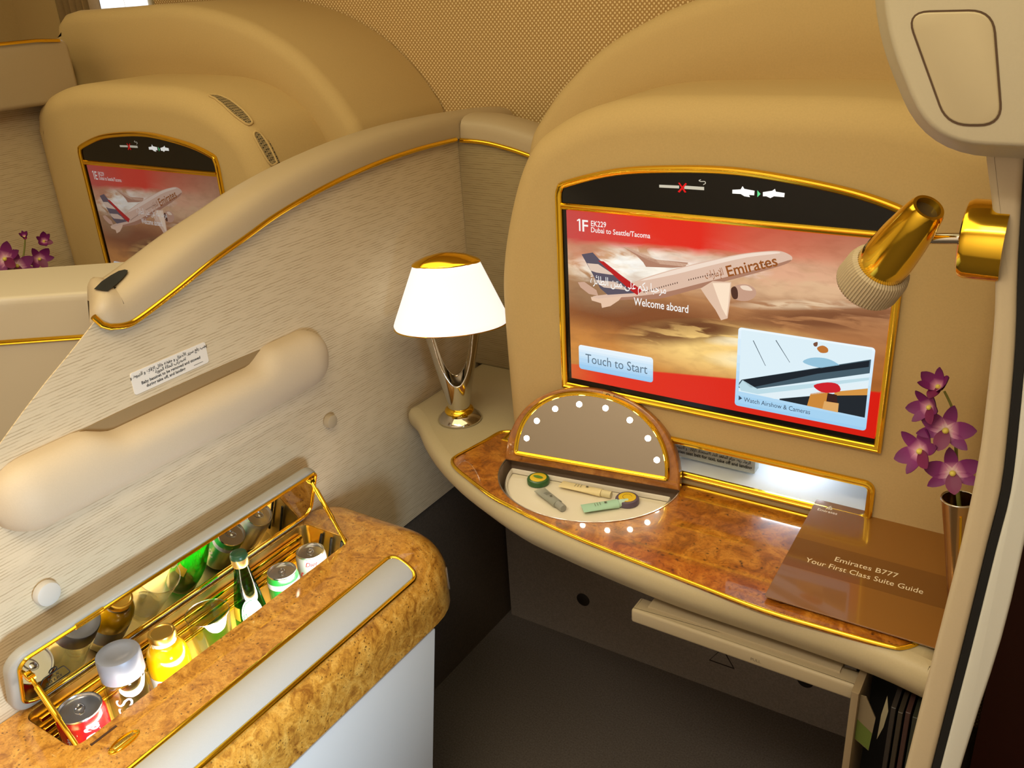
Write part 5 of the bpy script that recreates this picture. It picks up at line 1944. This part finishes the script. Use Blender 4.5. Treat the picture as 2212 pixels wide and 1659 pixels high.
# ------------------------------------------------------------------ orchids in bud vases
PETAL = bpy.data.materials.new('orchid_petal')
PETAL.use_nodes = True
_n, _l = PETAL.node_tree.nodes, PETAL.node_tree.links
_a = _n.new('ShaderNodeAttribute')
_a.attribute_name = 't'
_b = _n['Principled BSDF']
_l.new(ramp(_n, _l, _a.outputs['Fac'], [(0.06, lin((232, 206, 206))), (0.26, lin((190, 120, 160))), (0.44, lin((120, 22, 104))), (1.0, lin((94, 8, 84)))]), _b.inputs['Base Color'])
_b.inputs['Roughness'].default_value = 0.55
LIP = plain('orchid_lip', (112, 22, 76), 0.5)
BUDC = plain('orchid_throat', (222, 206, 96), 0.5)
STEM = plain('orchid_stem', (126, 128, 60), 0.5)


def petal(mb, c, d_, nrm, ln_, wd, curl, mi=0):
    d_, nrm = d_.normalized(), nrm.normalized()
    s_ = d_.cross(nrm).normalized()
    rows, ts = [], []
    for i in range(9):
        f_ = i / 8
        w_ = wd * (math.sin(PI * min(1, f_ * 0.86 + 0.10))) ** 0.8
        if i == 8:
            w_ = wd * 0.08
        rows.append([c + d_ * (ln_ * f_) + s_ * (w_ * (j / 2 - 1)) + nrm * (curl * f_ * f_ * ln_ + 0.12 * w_ * (j / 2 - 1) ** 2) for j in range(5)])
        ts += [f_] * 5
    grid(mb, rows, mi, t=ts)
    grid(mb, [[p - nrm * 0.0008 for p in r] for r in rows], mi, flip=True, t=ts)


def orchid_flower(parent, c, face, size, roll, yellow=False, closed=0.0):
    c = V3(c)
    face = V3(face).normalized()
    u = face.orthogonal().normalized() if abs(face.z) > 0.95 else Z.cross(face).normalized()
    v = face.cross(u)
    mb = MB()
    for k, (a, ln_, wd) in enumerate([(90, 1.0, 0.24), (205, 1.0, 0.23), (335, 1.0, 0.23), (160, 1.05, 0.33), (20, 1.05, 0.33)]):
        a = math.radians(a + roll)
        d_ = u * math.cos(a) + v * math.sin(a) + face * closed
        petal(mb, c, d_, face - (u * math.cos(a) + v * math.sin(a)) * closed, size * ln_, size * wd, 0.10)
    a = math.radians(270 + roll)
    petal(mb, c + face * size * 0.06, u * math.cos(a) + v * math.sin(a) + face * 0.5, face, size * 0.85, size * 0.28, -0.15, 1)
    ball(mb, c + face * size * 0.08, size * 0.12, 10, 2, 1.2, face)
    return mb.build('flower', [PETAL, LIP, BUDC], parent, 70)


def orchid(name_label, stem_pts, flowers):
    t_ = empty('orchid_spray', stem_pts[0])
    tag(t_, name_label, 'flower')
    m = MB()
    sp_ = smooth([V3(p) for p in stem_pts], 6)
    tube(m, sp_, [0.0028 - 0.0014 * i / len(sp_) for i in range(len(sp_))], 8)
    m.build('stem', STEM, t_, 70)
    for f_ in flowers:
        orchid_flower(t_, *f_)
    return t_


OY = 1.10
st_ = [(-0.0661,1.1,0.9093),(-0.0808,1.1,0.9704),(-0.0894,1.1,1.0181),(-0.0963,1.1,1.0616),(-0.103,1.1,1.0884),(-0.1152,1.1,1.1107)]
cf = V3((0.05, -0.9, 0.35))
fl = [
    ((-0.1201,1.085,1.1204), (-0.35, -0.6, 0.75), 0.026, 10, True, 0.9),
    ((-0.1259,1.085,1.0933), (-0.5, -0.75, 0.1), 0.027, 40, False, 0.5),
    ((-0.1054,1.085,1.0665), (0.0, -1.0, 0.35), 0.033, -8, False, 0.1),
    ((-0.1288,1.085,1.032), (-0.45, -0.75, 0.2), 0.033, 60, False, 0.25),
    ((-0.0903,1.085,1.0111), (0.05, -0.95, 0.35), 0.033, 15, False, 0.1),
]
orchid('purple orchid spray in the bud vase at the right end of the desk', st_, fl)


def vase(c, h_, label, lean=0.0):
    c = V3(c)
    av = V3((lean, 0, 1)).normalized()
    t_ = empty('bud_vase', c)
    tag(t_, label, 'vase')
    m = MB()
    prof_ = [(0.004, 0.0), (0.0075, 0.004), (0.0115, h_ * 0.3), (0.0165, h_ * 0.7), (0.0215, h_)]
    lathe(m, c, av, prof_, 30, 0, True, False)
    lathe(m, c, av, [(a - 0.0014, b) for a, b in reversed(prof_)], 30, 0, False, False)
    m.build('cup', plain('vase_bronze', (196, 160, 110), 0.22, 1.0), t_, 60)
    m = MB()
    tube(m, [c + av * h_ + V3((0.0207 * math.cos(a), 0.0207 * math.sin(a), -0.0207 * math.cos(a) * lean)) for a in [2 * PI * q / 28 for q in range(28)]], 0.0014, 8, True)
    m.build('rim', CHROME, t_, 60)
    m = MB()
    tube(m, smooth([c + av * (h_ * q_) + V3((0.005, -w_, 0)) for q_, w_ in ((0.2, 0.009), (0.5, 0.0135), (0.75, 0.0165), (0.92, 0.0195))], 5), 0.0016, 8)
    m.build('gold_line', GOLD, t_, 60)
    return t_


vase((-0.0625, 1.105, 0.795), 0.172, 'small bronze bud vase with bright rim, on the wall right of the booklet', -0.10)

# ------------------------------------------------------------------ the neighbouring suite beyond the partition
m = MB()
box(m, -2.30, -2.245, -0.6, 1.40, 0.30, 1.405)
tag(m.build('striped_panel', FABRIC), 'cream striped fabric side panel left of the far screen', 'panel')
m = MB()
slab(m, (-2.165, 0, 0), Y, Z, X, rrect(0.2, 1.385, 1.372, 1.515, 0.022, 6), 0.11, 0.012, 5)
hb2 = tag(m.build('rail_box', CAPM, angle=60), 'boxy tan rounded rail at the upper left edge, above the striped panel', 'rail')
m = MB()
tube(m, [V3((-2.163, 0.25, 1.5165)), V3((-2.163, 1.30, 1.5165)), V3((-2.163, 1.36, 1.512))], 0.004, 8)
m.build('gold_piping', GOLD, hb2)
q0, q1 = V3((-1.387, 0.651, 0)), V3((-1.283, 0.725, 0))
cu = (q1 - q0).normalized()
cn = V3((cu.y, -cu.x, 0))
led = empty('side_ledge', (-1.33, 0.7, 0.5))
tag(led, 'off-white ledge with gold line at the left edge, behind the partition', 'ledge')
m = MB()
slab(m, q0 + V3((0, 0, 0)), cu, Z, cn, [(-0.6, 0.3), (0.155, 0.3), (0.155, 1.195), (-0.6, 1.195)], 0.16, 0.012, 4)
m.build('body', plain('offwhite_panel', (184, 170, 148), 0.4), led, 50)
m = MB()
sweep(m, [q0 + cu * -0.6 + Z * 1.125, q0 + cu * 0.155 + Z * 1.125], [(-0.004, 0), (-0.004, 0.002), (-0.001, 0.004), (0.001, 0.003), (0.002, 0.004), (0.004, 0.002), (0.004, 0)], cn)
m.build('gold_line', GOLD, led, 40)

f1 = [
    ((-2.12,1.087,1.0344), (0.75, -0.55, 0.4), 0.040, 0, False, 0.1),
    ((-2.12,1.0644,1.0578), (0.6, -0.7, 0.3), 0.042, 50, False, 0.2),
    ((-2.12,1.1425,1.0357), (0.9, -0.3, 0.2), 0.034, 20, False, 0.4),
    ((-2.12,1.1654,1.0731), (0.8, -0.3, 0.5), 0.026, 60, False, 0.9),
    ((-2.12,1.1225,1.0957), (0.5, -0.3, 0.8), 0.016, 10, True, 1.2),
]
orchid('purple orchid spray at the left edge, in the far suite', [(-2.14,1.0857,0.9747),(-2.14,1.0946,1.0126),(-2.14,1.1164,1.0465),(-2.14,1.1317,1.0823),(-2.14,1.1357,1.1039)], f1)
vb = V3((-2.14,1.081,0.9469))
vase((vb.x, vb.y, vb.z - 0.09), 0.135, 'small bud vase at the left edge, under the far orchid')
